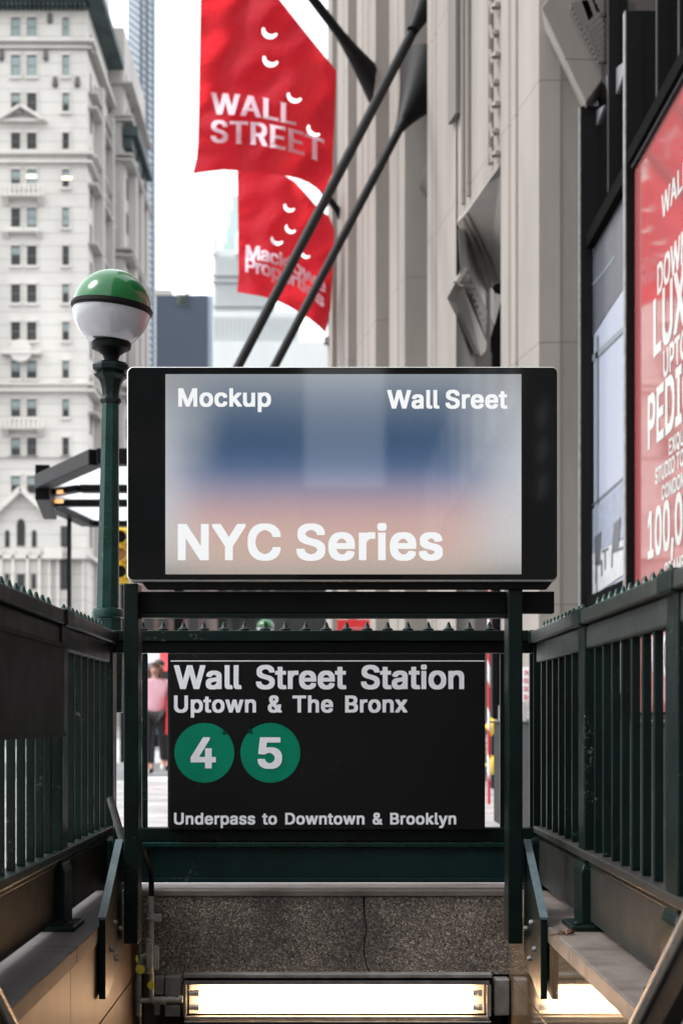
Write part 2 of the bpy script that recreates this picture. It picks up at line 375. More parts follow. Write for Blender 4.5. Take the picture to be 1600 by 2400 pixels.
def thing(name, label, cat, loc=(0,0,0), group=None):
    o = bpy.data.objects.new(name, None); C.objects.link(o); o.location = loc; o.empty_display_size = .1
    ORG[o] = Vector(loc); o['label'] = label; o['category'] = cat
    if group: o['group'] = group
    return o
def tag(o, label, cat, group=None):
    o['label'] = label; o['category'] = cat
    if group: o['group'] = group
    return o
def struct(o): o['kind'] = 'structure'; return o
# ---------------------------------------------------------------- lettering

M['pic_sky'] = mat('picture_sky', (.28, .32, .43), rough=.4, coat=.6, dark=(.34, .36, .42), var=.05, vscale=.5)
M['pic_ceiling'] = mat('picture_ceiling', (.055, .06, .075), rough=.4, coat=.4, var=.2, vscale=4)
M['pic_grey'] = mat('picture_frame_grey', (.14, .17, .19), rough=.4, coat=.4)
M['pic_sea'] = mat('picture_sea', (.22, .25, .33), rough=.4, coat=.5, var=.2, vscale=12)
M['pic_deck'] = mat('picture_deck', (.42, .43, .45), rough=.4, coat=.4, var=.2, vscale=10)
M['pic_dark'] = mat('picture_chairs', (.05, .055, .07), rough=.4, coat=.3)
M['galv_dark'] = mat('dull_grey', (.14, .145, .155), rough=.4)
M['disc_chip'] = mat('worn_disc_edge', (.0, .055, .035), rough=.5, spec=.1)
M['lime_shadow'] = mat('groove_shade', (.10, .095, .09), rough=.8)
M['pale_shade'] = mat('pale_window', (.36, .38, .385), rough=.6)
M['darkwall'] = mat('charcoal_shop_wall', (.03, .03, .032), rough=.7, var=.3)
def barber():
    t = NT('red_white_stripes'); g = t.coord('Object')
    sp = t.add('ShaderNodeSeparateXYZ'); t.link(g, sp.inputs[0])
    md = t.add('ShaderNodeMath', operation='MODULO'); md.inputs[1].default_value = .42
    a = t.add('ShaderNodeMath', operation='MULTIPLY_ADD'); a.inputs[1].default_value = 3.0; t.link(sp.outputs[0], a.inputs[0]); t.link(sp.outputs[2], a.inputs[2]); t.link(a.outputs[0], md.inputs[0])
    lt = t.add('ShaderNodeMath', operation='LESS_THAN'); lt.inputs[1].default_value = .24; t.link(md.outputs[0], lt.inputs[0])
    mx = t.add('ShaderNodeMix', data_type='RGBA'); t.link(lt.outputs[0], mx.inputs[0]); mx.inputs[6].default_value = (.65, .65, .65, 1); mx.inputs[7].default_value = (.5, .01, .02, 1)
    t.link(mx.outputs[2], t.b.inputs['Base Color']); return t.m
M['barber'] = barber()
M['brownlens'] = mat('amber_lens', (.35, .16, .03), rough=.3)
M['handsteel'] = mat('handrail_steel', (.55, .50, .45), rough=.3, metal=.6, var=.15, vscale=30)
GLY="""&|924|296,-12 244,-4 200,8 151,29 119,49 83,81 63,105 39,144 26,180 18,221 18,334 24,365 34,397 63,443 88,472 131,509 180,546 132,611 114,648 104,681 98,720 98,807 103,845 120,891 146,931 186,966 229,988 265,1000 312,1008 475,1008 495,1006 552,991 578,979 613,956 636,935 654,913 667,891 680,857 685,826 685,722 677,684 664,652 651,631 629,602 581,557 520,515 519,510 625,392 628,394 634,423 638,477 850,476 851,382 843,315 835,281 822,245 797,194 905,74 908,66 908,4 904,0 669,0 663,3 635,34 604,20 544,1 490,-10 469,-12/375,158 384,157 428,169 467,186 487,199 327,379 309,367 285,344 265,321 249,291 244,271 262,230 277,211 296,193 343,167/370,681 374,681 383,686 427,722 450,751 460,775 455,790 442,807 423,824 397,837 376,829 347,807 337,795 323,766 329,744 345,715
,|413|27,-253 26,-169 84,197 317,197 318,127 214,-252
-|935|177,346 177,515 710,515 710,346
0|935|361,-12 314,-4 281,5 237,25 205,45 166,78 144,104 120,139 96,182 78,228 60,295 47,392 47,431 44,438 44,561 47,568 49,633 57,686 76,761 94,809 117,855 138,886 168,923 190,943 216,962 239,976 291,998 350,1011 376,1013 516,1013 557,1008 591,1000 632,986 669,967 694,948 744,898 775,853 801,800 817,756 833,691 841,640 843,587 846,580 846,418 843,411 841,358 833,308 812,226 791,175 773,141 729,83 683,42 635,15 596,1 563,-7 526,-12/440,165 449,165 477,174 514,197 539,220 568,259 589,300 610,365 621,423 623,467 626,474 626,525 618,595 600,672 579,722 548,771 521,798 490,820 446,837 420,829 379,806 348,776 319,734 303,703 280,631 269,568 266,517 264,510 266,455 274,397 290,332 308,286 332,245 366,205 400,181
1|935|102,1 102,168 363,169 367,172 367,754 366,756 358,752 219,657 120,657 120,848 137,862 343,1000 591,1000 592,172 596,169 816,168 816,1
4|935|506,1 503,192 30,194 28,356 435,997 441,1001 656,1001 660,997 660,935 651,918 308,377 305,368 504,368 506,648 720,649 724,645 724,370 728,367 860,365 861,197 857,193 725,192 723,1
5|935|348,-12 301,-5 270,3 216,25 168,54 128,92 96,136 78,180 67,240 68,305 288,306 301,262 326,223 349,201 382,181 428,165 438,164 464,172 495,186 525,206 542,222 563,250 579,279 590,312 592,339 584,370 574,394 561,416 538,445 522,459 493,479 480,487 438,501 425,504 369,489 340,477 299,451 190,451 84,464 83,534 137,988 141,1000 767,1000 767,830 345,829 326,674 330,671 366,678 397,678 405,680 498,680 506,678 539,678 570,673 609,663 645,648 688,623 724,595 752,563 786,510 804,464 815,418 817,397 817,269 810,223 799,187 770,131 746,99 727,78 687,46 651,25 625,13 557,-7 519,-12
A|987|-14,1 -16,71 -12,81 347,1000 591,1000 956,76 960,66 959,1 728,1 627,260 317,260 311,254 216,1/380,433 560,433 469,680 466,677
B|941|71,1 71,1000 537,1001 544,999 576,999 625,991 669,979 723,952 746,936 776,908 791,889 812,853 822,824 830,787 833,684 830,677 830,650 822,614 804,578 793,562 772,540 752,525 793,497 822,467 837,445 853,416 866,370 872,324 872,242 869,235 869,213 861,177 837,124 810,88 791,71 754,46 700,22 638,7 573,0/296,172 451,171 503,176 539,184 560,191 581,201 601,215 628,245 641,269 645,286 633,322 612,354 584,380 552,400 513,414 472,422 296,421/296,592 444,591 485,599 529,616 556,633 572,648 584,662 600,689 608,715 602,734 589,759 574,778 547,800 529,810 490,822 457,827 296,826
C|1047|436,-12 371,-2 325,10 257,39 229,56 193,82 153,119 109,175 86,213 65,259 50,305 39,353 31,414 31,587 39,645 47,684 68,746 81,775 104,816 127,850 180,907 223,939 260,962 301,981 335,993 376,1003 423,1011 444,1011 451,1013 599,1013 676,1003 731,988 762,976 801,957 850,924 904,870 931,833 951,795 969,746 978,713 977,640 754,640 739,684 724,713 708,734 669,774 638,795 591,817 532,832 506,829 462,817 410,793 379,772 344,739 311,696 285,648 267,595 253,515 253,486 259,445 264,416 280,365 290,341 314,300 330,278 363,241 405,210 441,191 490,174 516,169 550,172 599,186 630,201 663,222 701,257 721,283 739,317 754,361 757,362 976,361 978,286 975,271 949,199 914,143 882,105 863,87 822,57 793,39 726,10 653,-7 612,-12
D|1031|71,1 71,1000 503,1001 511,999 573,996 640,984 694,967 746,943 778,923 803,904 843,867 876,826 892,802 910,768 933,708 944,667 954,599 954,573 957,566 957,438 954,431 952,382 944,336 933,295 912,240 889,197 865,162 819,111 796,93 751,63 684,32 614,13 570,5 524,2 516,0/296,172 392,171 400,174 449,176 500,186 539,198 576,215 621,245 651,273 685,320 708,368 727,433 735,488 735,515 721,595 706,640 680,691 639,742 613,763 578,786 529,807 480,820 428,827 296,826
E|867|71,1 71,1000 780,1000 780,828 296,826 296,592 746,590 748,423 744,420 296,419 295,175 299,171 785,170 785,1
F|850|71,1 71,1000 772,1000 772,828 299,827 295,824 296,578 728,576 729,406 296,404 294,1
G|1067|438,-12 384,-5 340,5 286,25 239,49 202,74 163,107 128,147 99,189 78,228 55,288 47,317 34,387 31,411 31,587 45,674 55,713 73,761 91,797 122,845 150,879 195,921 252,959 304,984 340,996 418,1011 441,1011 449,1013 594,1013 674,1003 746,981 806,952 863,912 909,863 938,821 954,792 969,754 980,713 979,640 754,640 721,708 705,731 669,769 632,795 599,812 573,822 529,832 503,829 454,815 418,798 394,783 357,754 319,708 303,684 285,648 267,595 253,515 253,486 259,445 264,416 280,365 303,317 325,285 344,262 379,229 402,213 449,189 503,172 539,169 576,177 609,189 643,206 676,229 693,245 708,262 731,295 750,334 757,363 508,365 508,535 984,535 988,532 988,327 977,264 954,199 925,151 904,123 860,80 824,54 790,34 764,22 707,3 640,-10 617,-12
I|635|14,1 14,170 180,171 184,175 184,824 180,827 14,828 14,1000 578,1000 579,828 413,827 409,824 409,175 413,171 579,170 579,1
L|817|71,1 70,997 74,1001 291,1001 295,997 296,172 759,170 760,4 757,0
M|1279|71,1 71,1000 343,1001 348,998 594,411 616,351 619,349 725,609 888,1000 1166,1000 1165,1 942,1 940,518 932,503 720,1 513,1 291,517 289,1
N|1073|71,1 71,1000 317,1000 717,411 733,391 735,1000 958,1000 959,1 715,0 710,2 296,608 294,1
O|1093|436,-12 397,-7 340,5 299,20 244,46 190,84 155,117 125,153 99,192 76,235 57,281 44,329 34,387 34,406 31,414 31,587 45,672 55,710 73,759 101,812 130,853 150,877 198,921 260,962 301,981 335,993 376,1003 423,1011 444,1011 451,1013 599,1013 676,1003 736,986 785,964 819,945 853,920 909,866 944,819 964,783 980,749 995,705 1009,650 1017,595 1017,561 1019,554 1019,445 1017,438 1014,382 1003,322 993,286 972,233 949,189 923,151 890,112 863,87 801,44 751,20 718,8 653,-7 612,-12/512,170 534,169 568,177 596,186 627,201 671,229 707,263 742,310 770,368 786,423 796,498 791,549 778,609 757,662 720,721 701,744 676,767 635,795 581,820 529,832 485,824 428,803 378,771 345,740 308,691 282,640 267,595 253,515 256,462 272,387 290,341 324,286 361,244 383,226 418,203 459,184
P|918|71,1 71,1000 524,1001 532,999 565,999 638,986 687,969 715,955 757,926 779,906 799,882 825,838 846,775 854,710 854,631 851,623 851,597 840,544 819,493 806,472 776,433 732,397 682,370 630,353 588,345 539,340 296,339 294,1/296,513 428,511 485,519 534,536 560,552 587,578 600,595 615,626 626,674 612,722 597,751 576,776 542,800 516,812 480,822 451,827 418,827 410,830 296,828
Q|1093|738,-111 671,-4 612,-12 438,-12 415,-10 340,5 299,20 257,39 228,57 190,84 141,133 99,192 65,259 45,327 34,387 34,406 31,414 31,587 45,672 68,746 88,790 130,853 150,877 198,921 260,962 301,981 335,993 402,1008 451,1013 599,1013 674,1003 736,986 785,964 819,945 855,919 895,882 944,819 980,749 1003,677 1017,595 1017,561 1019,554 1019,445 1017,438 1017,404 1011,365 998,303 972,233 938,172 914,140 876,98 967,-16 967,-107 963,-111/512,170 531,170 435,288 435,358 663,359 720,290 726,288 742,310 760,344 775,382 791,452 796,498 791,549 778,609 757,662 720,721 701,744 676,767 635,795 581,820 529,832 485,824 428,803 378,771 345,740 308,691 282,640 267,595 253,515 256,462 272,387 290,341 324,286 361,244 383,226 418,203 459,184
R|927|71,1 71,1000 526,1001 534,999 568,999 604,994 651,984 692,969 733,947 757,931 798,890 817,862 835,824 848,778 854,742 854,616 840,549 830,522 806,481 791,462 759,432 700,394 889,69 889,1 645,1 438,359 433,362 299,362 295,358 294,1/296,537 446,535 467,538 506,546 534,555 570,576 592,597 605,614 618,640 626,669 623,701 612,732 605,746 582,775 547,800 521,812 485,822 454,827 420,827 413,830 296,829
S|922|366,-16 296,-10 257,-2 219,10 164,34 130,57 106,76 79,106 60,134 37,187 26,242 27,317 252,318 256,315 262,279 280,242 314,207 348,186 371,177 431,162 464,164 511,177 564,204 590,226 615,259 626,288 623,298 607,325 588,342 565,359 532,376 454,402 299,442 252,456 190,483 164,497 131,521 103,546 86,568 68,602 57,636 52,681 52,751 57,797 63,821 73,848 91,879 116,910 138,931 164,950 188,964 229,984 294,1003 374,1013 519,1013 570,1008 619,998 689,971 723,952 749,933 785,897 799,879 817,848 832,802 838,761 837,693 614,693 607,725 600,744 581,772 557,794 532,810 506,822 449,837 420,834 387,824 344,804 317,784 303,768 285,739 280,720 296,690 325,663 350,647 387,630 444,611 594,574 653,554 705,533 767,494 799,464 825,431 835,411 845,382 851,351 851,226 848,209 843,185 827,146 798,102 762,65 736,46 702,27 632,1 568,-12 521,-14 513,-17
T|926|330,1 328,824 325,827 14,828 14,1000 868,1000 868,828 557,827 554,824 553,1
U|1061|415,-14 348,-4 288,13 237,37 194,64 158,95 117,146 96,185 81,226 70,281 71,1000 291,1000 292,392 301,332 311,303 329,269 349,242 374,219 405,198 428,186 480,169 508,165 537,169 578,181 609,196 638,215 670,245 685,264 700,291 716,334 722,363 723,1000 945,1000 947,279 942,247 931,209 912,168 876,114 837,75 785,39 728,13 658,-7 601,-14
W|1393|257,1 254,4 249,21 -18,932 -17,1000 211,1000 378,394 382,393 551,997 555,1000 796,1000 958,421 965,394 969,393 1136,1000 1365,1000 1365,930 1099,23 1090,1 847,1 677,582 674,587 670,582 504,4 498,0
X|976|-12,1 -12,69 305,491 318,513 8,932 9,1000 252,1000 408,790 467,706 687,1000 925,1000 926,935 923,927 634,541 617,515 941,74 944,66 943,1 702,1 467,318 458,310 411,242 229,1
Y|972|353,1 351,382 -12,925 -16,932 -15,1000 227,1000 464,641 701,1000 943,1000 944,935 941,927 577,385 576,1
a|809|224,-14 182,-7 138,8 118,17 79,43 53,70 37,93 19,134 10,180 10,286 16,317 24,341 45,376 76,405 102,422 141,438 172,448 244,463 444,488 473,498 486,510 486,520 475,544 463,561 446,576 418,593 382,602 340,590 303,570 275,547 259,527 244,502 149,502 32,534 31,599 34,609 60,655 78,677 105,702 144,728 185,747 224,759 299,772 462,772 516,764 573,747 621,722 658,690 677,664 693,636 706,590 711,551 710,1 498,0 495,1 493,8 490,9 446,-7 405,-14/331,156 338,154 361,160 402,177 429,194 450,213 470,240 483,267 491,298 490,320 394,309 330,296 307,289 281,277 251,254 244,245 235,226 241,211 255,193 288,169
c|822|319,-14 286,-9 239,3 203,17 161,42 125,70 102,94 70,139 52,172 39,204 29,240 18,310 18,445 26,503 37,544 52,585 70,619 106,667 146,704 168,720 226,750 286,766 325,772 490,772 560,759 596,747 632,730 656,716 706,672 723,651 750,604 760,575 760,508 645,480 550,480 544,486 540,498 524,528 504,551 480,571 449,588 410,600 379,593 338,571 310,549 285,517 262,474 246,423 241,392 241,363 251,312 267,271 280,247 305,213 325,195 348,179 366,169 394,160 407,157 444,167 464,177 491,194 511,212 530,238 540,257 546,276 552,282 648,282 762,255 763,189 760,177 737,127 706,86 671,53 649,37 591,8 542,-7 490,-14
d|878|299,-14 247,-4 206,10 162,34 131,58 102,87 78,119 57,156 42,192 26,252 18,310 18,450 29,522 37,551 55,597 86,650 116,686 133,702 162,723 195,742 247,762 304,772 464,772 511,764 560,745 562,1000 780,1000 780,1 570,0 566,4 565,17 519,-4 467,-14/393,160 410,160 449,174 477,193 503,217 525,247 540,279 556,329 561,361 561,402 556,433 543,476 522,517 502,544 468,573 441,588 402,599 369,590 353,583 327,567 291,530 277,510 262,479 249,440 241,397 241,365 251,312 264,276 282,242 303,216 331,189 356,174
e|838|327,-14 278,-7 234,5 190,25 162,42 133,63 100,97 76,129 55,165 32,228 18,308 18,445 23,488 37,544 55,590 70,619 86,643 114,677 136,697 164,718 188,733 224,750 283,766 322,772 482,772 552,759 583,750 625,730 666,702 707,661 739,611 762,554 776,486 776,467 779,459 778,312 252,311 248,308 251,295 275,247 292,223 335,186 374,167 397,160 410,157 436,160 464,169 498,189 524,212 540,235 552,259 555,260 653,260 759,236 766,230 765,160 744,117 722,86 687,53 664,37 617,13 576,-2 503,-14/255,474 539,473 543,476 522,520 503,545 482,564 438,590 402,601 356,586 326,568 307,552 280,522 257,481
h|850|56,1 54,997 58,1001 268,1001 272,997 273,746 325,764 369,772 526,772 563,766 617,750 659,725 674,714 694,692 724,648 742,597 750,549 750,4 746,0 534,1 533,452 530,472 519,510 504,539 494,551 472,572 454,583 433,593 410,598 384,590 358,578 340,567 316,544 290,505 277,467 272,423 271,1
i|372|56,1 54,759 58,762 268,762 272,759 272,4 268,0/94,813 63,827 47,843 34,867 31,884 31,956 39,985 50,1001 76,1020 102,1027 226,1027 247,1022 266,1012 284,995 294,976 297,964 297,877 292,857 275,835 255,821 231,813
k|793|56,1 54,997 58,1001 268,1001 272,997 273,540 380,638 508,762 754,761 754,692 479,431 476,426 778,71 779,4 775,0 529,1 301,270 294,274 272,254 271,1
l|416|206,-4 172,0 144,8 118,20 105,29 88,45 68,78 60,100 54,131 54,997 58,1001 268,1001 272,997 272,240 274,233 274,213 285,182 295,172 307,167 382,165 404,78 404,8 397,3 343,-5
n|850|56,1 55,761 265,762 269,759 270,745 325,764 369,772 526,772 591,759 640,738 659,725 700,685 729,636 742,597 750,549 749,1 534,1 533,452 530,472 519,510 504,539 494,551 472,572 454,583 433,593 410,598 384,590 358,578 340,567 316,544 290,505 277,467 272,423 271,1
o|860|319,-14 286,-9 239,3 203,17 161,42 125,70 102,94 70,139 52,172 39,204 29,240 18,310 18,445 23,488 32,527 52,585 78,631 105,665 146,704 168,720 226,750 286,766 325,772 490,772 552,762 596,747 622,735 674,702 706,672 726,648 744,621 770,570 783,532 791,496 797,459 797,423 799,416 797,295 791,259 781,216 757,158 720,102 674,55 627,25 570,1 513,-12 493,-14/404,158 420,160 464,177 498,200 519,222 540,252 558,291 568,324 577,368 574,404 563,450 550,484 525,527 515,539 472,576 449,588 407,601 379,593 338,571 310,549 291,526 277,505 262,474 246,423 241,392 241,363 251,312 267,271 288,235 305,213 339,185 366,169
p|878|56,-297 55,761 265,762 269,759 270,742 314,762 369,772 529,772 596,759 653,735 688,713 714,691 746,653 760,633 783,590 796,556 812,486 815,428 817,421 817,339 815,332 812,274 799,211 781,163 760,124 729,83 677,37 635,13 604,1 568,-9 532,-14 369,-14 317,-4 273,15 271,-296/424,160 441,160 469,169 488,179 511,195 539,225 561,257 571,279 587,327 595,375 590,421 579,462 568,488 540,534 516,560 490,578 459,593 433,600 400,590 371,576 358,567 322,530 308,510 293,479 280,438 272,390 274,353 285,305 295,276 314,242 331,218 362,189 387,174
r|554|56,1 55,761 265,762 268,761 270,754 273,753 312,766 340,772 526,771 527,592 425,591 410,593 382,586 343,566 313,541 293,515 280,486 272,440 271,1
s|762|268,-14 216,-7 154,13 109,37 72,69 47,103 26,148 21,170 22,240 133,263 231,262 249,223 265,200 278,188 299,174 319,165 356,154 374,157 410,169 438,186 464,212 469,226 450,250 431,262 405,274 231,314 190,326 154,341 111,365 80,394 55,435 44,474 44,597 50,621 55,636 76,672 118,714 151,735 177,747 213,759 247,767 286,772 451,772 490,767 524,759 581,735 597,725 634,693 651,672 675,631 685,604 684,531 581,509 480,509 477,510 468,532 455,551 428,579 415,588 389,600 369,605 340,598 299,576 283,562 270,541 275,532 288,516 309,502 330,493 376,478 506,451 563,434 601,417 630,400 662,370 680,346 690,324 701,274 701,185 693,141 672,98 640,60 610,37 588,25 537,3 495,-7 446,-14
t|491|252,-7 198,3 159,20 144,29 115,56 91,95 85,112 78,158 78,597 74,601 -32,601 -36,604 -35,761 77,763 78,927 81,931 296,930 298,763 446,762 450,759 449,602 301,601 297,597 297,223 303,201 311,187 318,177 335,167 441,166 446,164 468,71 468,6 467,3 459,1 413,-7
u|850|286,-9 247,-4 203,8 167,25 135,47 110,73 94,95 78,124 65,160 54,223 55,761 271,761 272,327 277,283 288,250 301,226 310,213 335,191 353,179 369,172 394,165 420,172 446,184 464,195 489,218 504,238 517,262 527,293 533,327 534,761 749,761 749,1 542,0 538,4 537,20 495,3 464,-5 428,-10
w|1159|221,1 -5,693 -4,761 216,762 221,759 329,397 332,390 335,388 446,761 672,761 780,389 783,390 786,397 894,759 899,762 1119,761 1119,693 894,1 676,1 557,380 439,1
x|789|-6,1 -7,69 230,390 204,428 8,693 9,761 247,761 374,578 506,762 738,761 739,693 515,385 752,69 752,1 516,1 484,42 374,201 371,202 229,1
y|809|92,-302 53,-294 45,-291 44,-288 44,-219 70,-118 76,-114 175,-114 189,-107 207,-92 227,-63 245,-4 256,33 -10,681 -13,691 -12,761 211,762 216,759 378,339 384,334 550,759 555,762 777,761 778,691 455,-123 444,-149 418,-198 398,-226 364,-260 345,-274 299,-294 257,-303"""
FLR="""W|1447|250,1 246,4 241,21 18,813 12,831 4,833 3,836 0,848 0,873 -21,950 -27,962 -60,990 233,990 223,980 223,972 378,396 382,394 544,987 550,991 803,990 966,393 969,393 970,396 982,441 1125,972 1124,978 1112,990 1405,990 1375,963 1369,947 1346,865 1342,836 1335,828 1333,821 1127,96 1101,6 1098,1 839,1 677,572 674,577 652,508 512,4 506,0
A|1041|-43,0 -44,4 -24,21 -20,43 15,133 16,158 25,160 36,187 340,990 599,990 625,925 914,168 918,160 925,158 927,135 964,38 968,19 986,1 718,1 619,267 325,268 319,262 224,1/373,406 568,406 469,677 466,674 424,548 381,433 373,411
L|871|9,0 8,4 12,7 59,43 62,48 62,940 53,951 17,978 6,990 343,991 345,990 343,986 307,958 303,952 303,138 731,137 736,139 775,188 782,194 786,175 786,153 789,145 789,125 791,118 791,96 794,88 794,66 797,58 801,1
S|976|358,-17 288,-10 250,-2 211,10 156,35 122,58 100,77 79,100 60,125 37,170 29,192 21,230 21,242 18,250 19,287 260,288 263,284 270,247 288,210 322,174 356,152 379,142 423,130 444,127 503,142 539,159 569,180 582,192 600,215 615,245 621,267 621,287 615,307 599,335 581,353 557,369 524,387 446,414 291,455 244,470 182,497 156,512 123,536 96,562 78,585 68,602 55,634 47,669 47,694 44,701 47,766 52,796 60,821 76,853 109,898 132,920 180,953 234,978 288,993 366,1003 526,1003 534,1001 578,998 607,993 651,980 697,960 742,932 782,896 814,853 835,806 841,783 843,751 846,744 845,713 607,713 600,746 592,766 573,794 550,817 524,834 498,846 467,856 441,861 418,856 382,844 353,829 323,806 301,776 288,746 285,734 285,714 288,701 304,671 332,643 358,626 394,609 451,589 601,551 661,531 713,508 775,469 807,438 832,404 843,384 853,354 859,322 859,232 853,200 843,168 830,140 794,91 769,67 745,48 694,20 640,1 607,-7 555,-15 529,-15 521,-17
T|980|273,0 271,1 272,4 307,30 321,43 321,848 317,852 40,852 30,842 -4,795 -6,794 -8,828 -10,836 -10,873 -13,880 -13,915 -16,922 -16,960 -18,967 -17,990 896,990 898,967 895,960 895,922 892,915 892,880 890,873 890,836 887,828 886,794 883,795 850,842 839,852 565,852 561,848 561,43 573,30 608,1
R|981|9,0 8,4 12,7 59,43 62,48 62,940 53,951 17,978 6,990 534,991 542,988 576,988 640,978 682,965 715,950 763,920 794,890 817,860 832,833 848,793 856,761 861,724 861,634 859,627 859,612 848,565 837,538 822,508 801,477 752,433 723,415 692,402 689,399 889,46 898,29 897,1 638,1 431,370 425,372 307,372 303,369 303,38 312,27 344,1/303,513 438,512 477,517 513,527 537,537 561,552 585,575 597,592 612,627 621,664 621,694 615,724 605,754 587,783 570,802 539,824 513,836 464,849 446,852 413,852 405,854 303,853
E|921|9,0 8,4 12,7 59,43 62,48 62,940 53,951 17,978 6,990 813,990 815,975 812,967 807,888 802,853 799,801 795,796 759,849 754,852 303,850 304,569 751,569 755,565 755,436 751,432 304,431 303,140 307,137 757,137 762,139 801,188 808,194 812,175 812,153 815,145 815,125 817,118 817,96 820,88 820,66 823,58 827,1"""
def parse(s):
    d = {}
    for l in s.split('\n'):
        k = l[0]; a, c = l[2:].split('|')
        d[k] = (int(a)/1000, [[tuple(float(v)/1000 for v in p.split(',')) for p in q.split()] for q in c.split('/')])
    return d
GL, FLR_ = parse(GLY), parse(FLR)
TC = {}
def inside(loops, c):
    n = 0
    for l in loops:
        for i in range(len(l)):
            a = l[i]; b = l[(i+1) % len(l)]
            if (a[1] > c[1]) != (b[1] > c[1]) and c[0] < (b[0]-a[0])*(c[1]-a[1])/(b[1]-a[1])+a[0]: n += 1
    return n % 2
def fill(loops, extra=()):
    V = []; E = []
    for l in loops:
        b = len(V); V += [Vector(p) for p in l]; E += [(b+i, b+(i+1) % len(l)) for i in range(len(l))]
    V += [Vector(p) for p in extra]
    v, e, f, _, _, _ = delaunay_2d_cdt(V, E, [], 0, 1e-6)
    out = []
    for t in f:
        c = (v[t[0]]+v[t[1]]+v[t[2]])/3
        if inside(loops, c): out.append(tuple(t))
    return [tuple(p) for p in v], out
def glyph(ch, g):
    k = (ch, id(g))
    if k not in TC: TC[k] = fill(g[ch][1])
    return TC[k]
def layout(s, g=None, space=.42, track=0):
    g = g or GL; x = 0; V = []; Fc = []
    for ch in s:
        if ch == ' ': x += space; continue
        v, f = glyph(ch, g); b = len(V)
        V += [(p[0]+x, p[1]) for p in v]; Fc += [tuple(b+i for i in t) for t in f]
        x += g[ch][0]+track
    x0 = min(p[0] for p in V); x1 = max(p[0] for p in V)
    return [((p[0]-x0)/(x1-x0), p[1]) for p in V], Fc     # u 0..1, v in cap heights
def text(name, s, fn, m, parent, g=None, space=.42, track=0):
    V, Fc = layout(s, g, space, track); b = MB(); b.v = [fn(u, v) for u, v in V]; b.f = Fc
    return b.build(name, m, parent, fix=False)
def flat_text(name, s, x0, x1, top, base, Y, m, parent, **k):
    return text(name, s, lambda u, v: at(x0+u*(x1-x0), base-(base-top)*v, Y), m, parent, **k)
# ================================================================ SETTING
b = MB()                                     # pavement slab with the stair opening cut out
for x0, x1, y0, y1 in ((-9, -.98, -12, 21), (.98, 4.5, -12, 21), (-.98, .98, -12, 2.15), (-.98, .98, 6.99, 21)):
    b.box(x0, x1, y0, y1, -.16, 0)
struct(b.build('pavement', 'pavement'))
b = MB()
for x0, x1, y0, y1 in ((-300, -1.05, -200, 900), (1.05, 300, -200, 900), (-1.05, 1.05, -200, 2.0), (-1.05, 1.05, 13.0, 900)):
    b.poly([(x0, y0, -.15), (x1, y0, -.15), (x1, y1, -.15), (x0, y1, -.15)])
struct(b.build('road', 'asphalt'))
b = MB()
for k in range(9): b.box(-8.5+k*.95, -8.05+k*.95, 22.6, 26.6, -.146, -.142)
struct(b.build('crosswalk_marking', 'stripe'))
b = MB(); b.box(-9, 4.5, 30, 70, -.149, -.004)
struct(b.build('far_pavement', 'pavement'))
b = MB()                                     # flight of steps going down under the street
for k in range(20):
    z = -.17*(k+1); b.box(-.75, .75, 2.2+.3*k, 2.5+.3*k if k < 19 else 13, z-.3, z)
struct(b.build('stairs', 'concrete'))
b = MB(); b.box(-.98, .98, 7.0, 13, -.30, -.165); b.box(-.98, .98, 12.8, 13, -4, -.3)
for sx in (-1, 1): b.box(min(sx*.76, sx*.98), max(sx*.76, sx*.98), 7.0, 13, -4, -.3)
struct(b.build('passage', 'concrete'))
# ================================================================ STAIRWELL WALLS
for sx, lab in ((-1, 'brown glazed stair wall with stone coping on the left side of the steps'),
                (1, 'tan glazed stair wall with stone coping reflecting the tube light on the right')):
    t = thing('stair_wall', lab, 'wall', (sx*.86, 4.5, 0), 'side walls of the stairwell')
    b = MB(); b.box(min(sx*.76, sx*.965), max(sx*.76, sx*.965), 2.0, 6.99, -4, -.002)
    b.build('wall_core', 'concrete', t)
    b = MB(); xa, xb = sorted((sx*.748, sx*.762))
    for y0, y1 in ((2.0, 3.46), (3.464, 4.93), (4.934, 6.985)):
        b.box(xa, xb, y0, y1, -.262, .014); b.box(xa, xb, y0, y1, -1.6, -.268); b.box(xa, xb, y0, y1, -3.6, -1.604)
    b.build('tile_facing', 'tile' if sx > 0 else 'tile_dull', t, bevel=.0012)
    b = MB(); xa, xb = sorted((sx*.742, sx*.975))
    for y0, y1 in ((2.0, 3.55), (3.553, 5.02), (5.023, 6.70)): b.box(xa, xb, y0, y1, .015, .07)
    b.build('coping', 'coping' if sx > 0 else 'coping_shaded', t, bevel=.006)
t = thing('stone_lintel', 'cracked speckled stone beam spanning the stairs above the fluorescent light', 'stone beam', (0, 6.8, -.2))
b = MB(); yc = 6.70
crack = [(853, 2083), (851, 2100), (854, 2150), (858, 2175), (853, 2205), (852, 2235), (858, 2265), (866, 2284)]
def zx(p, Y=6.7): return (X(p[0], Y), yc, Z(p[1], Y))
zt, zb_ = .043, -.270
L_ = [(-.757, zt)]+[(X(p[0], 6.7), max(zb_, min(zt, Z(p[1], 6.7)))) for p in crack]+[(-.757, zb_)]
L_[-2] = (L_[-2][0], zb_)
b.prism([(x, yc, z) for x, z in L_], (0, .29, 0))
R_ = [(.757, zt)]+[(X(p[0]+2.2, 6.7), max(zb_, min(zt, Z(p[1], 6.7)))) for p in crack]+[(.757, zb_)]
R_[-2] = (R_[-2][0], zb_)
b.prism([(x, yc, z) for x, z in reversed(R_)], (0, .29, 0))
b.build('beam_face', 'speckle', t, bevel=.004)
b = MB(); b.box(-.757, .757, 6.692, 6.985, zt+.001, .07); b.build('coping', 'coping', t, bevel=.004)
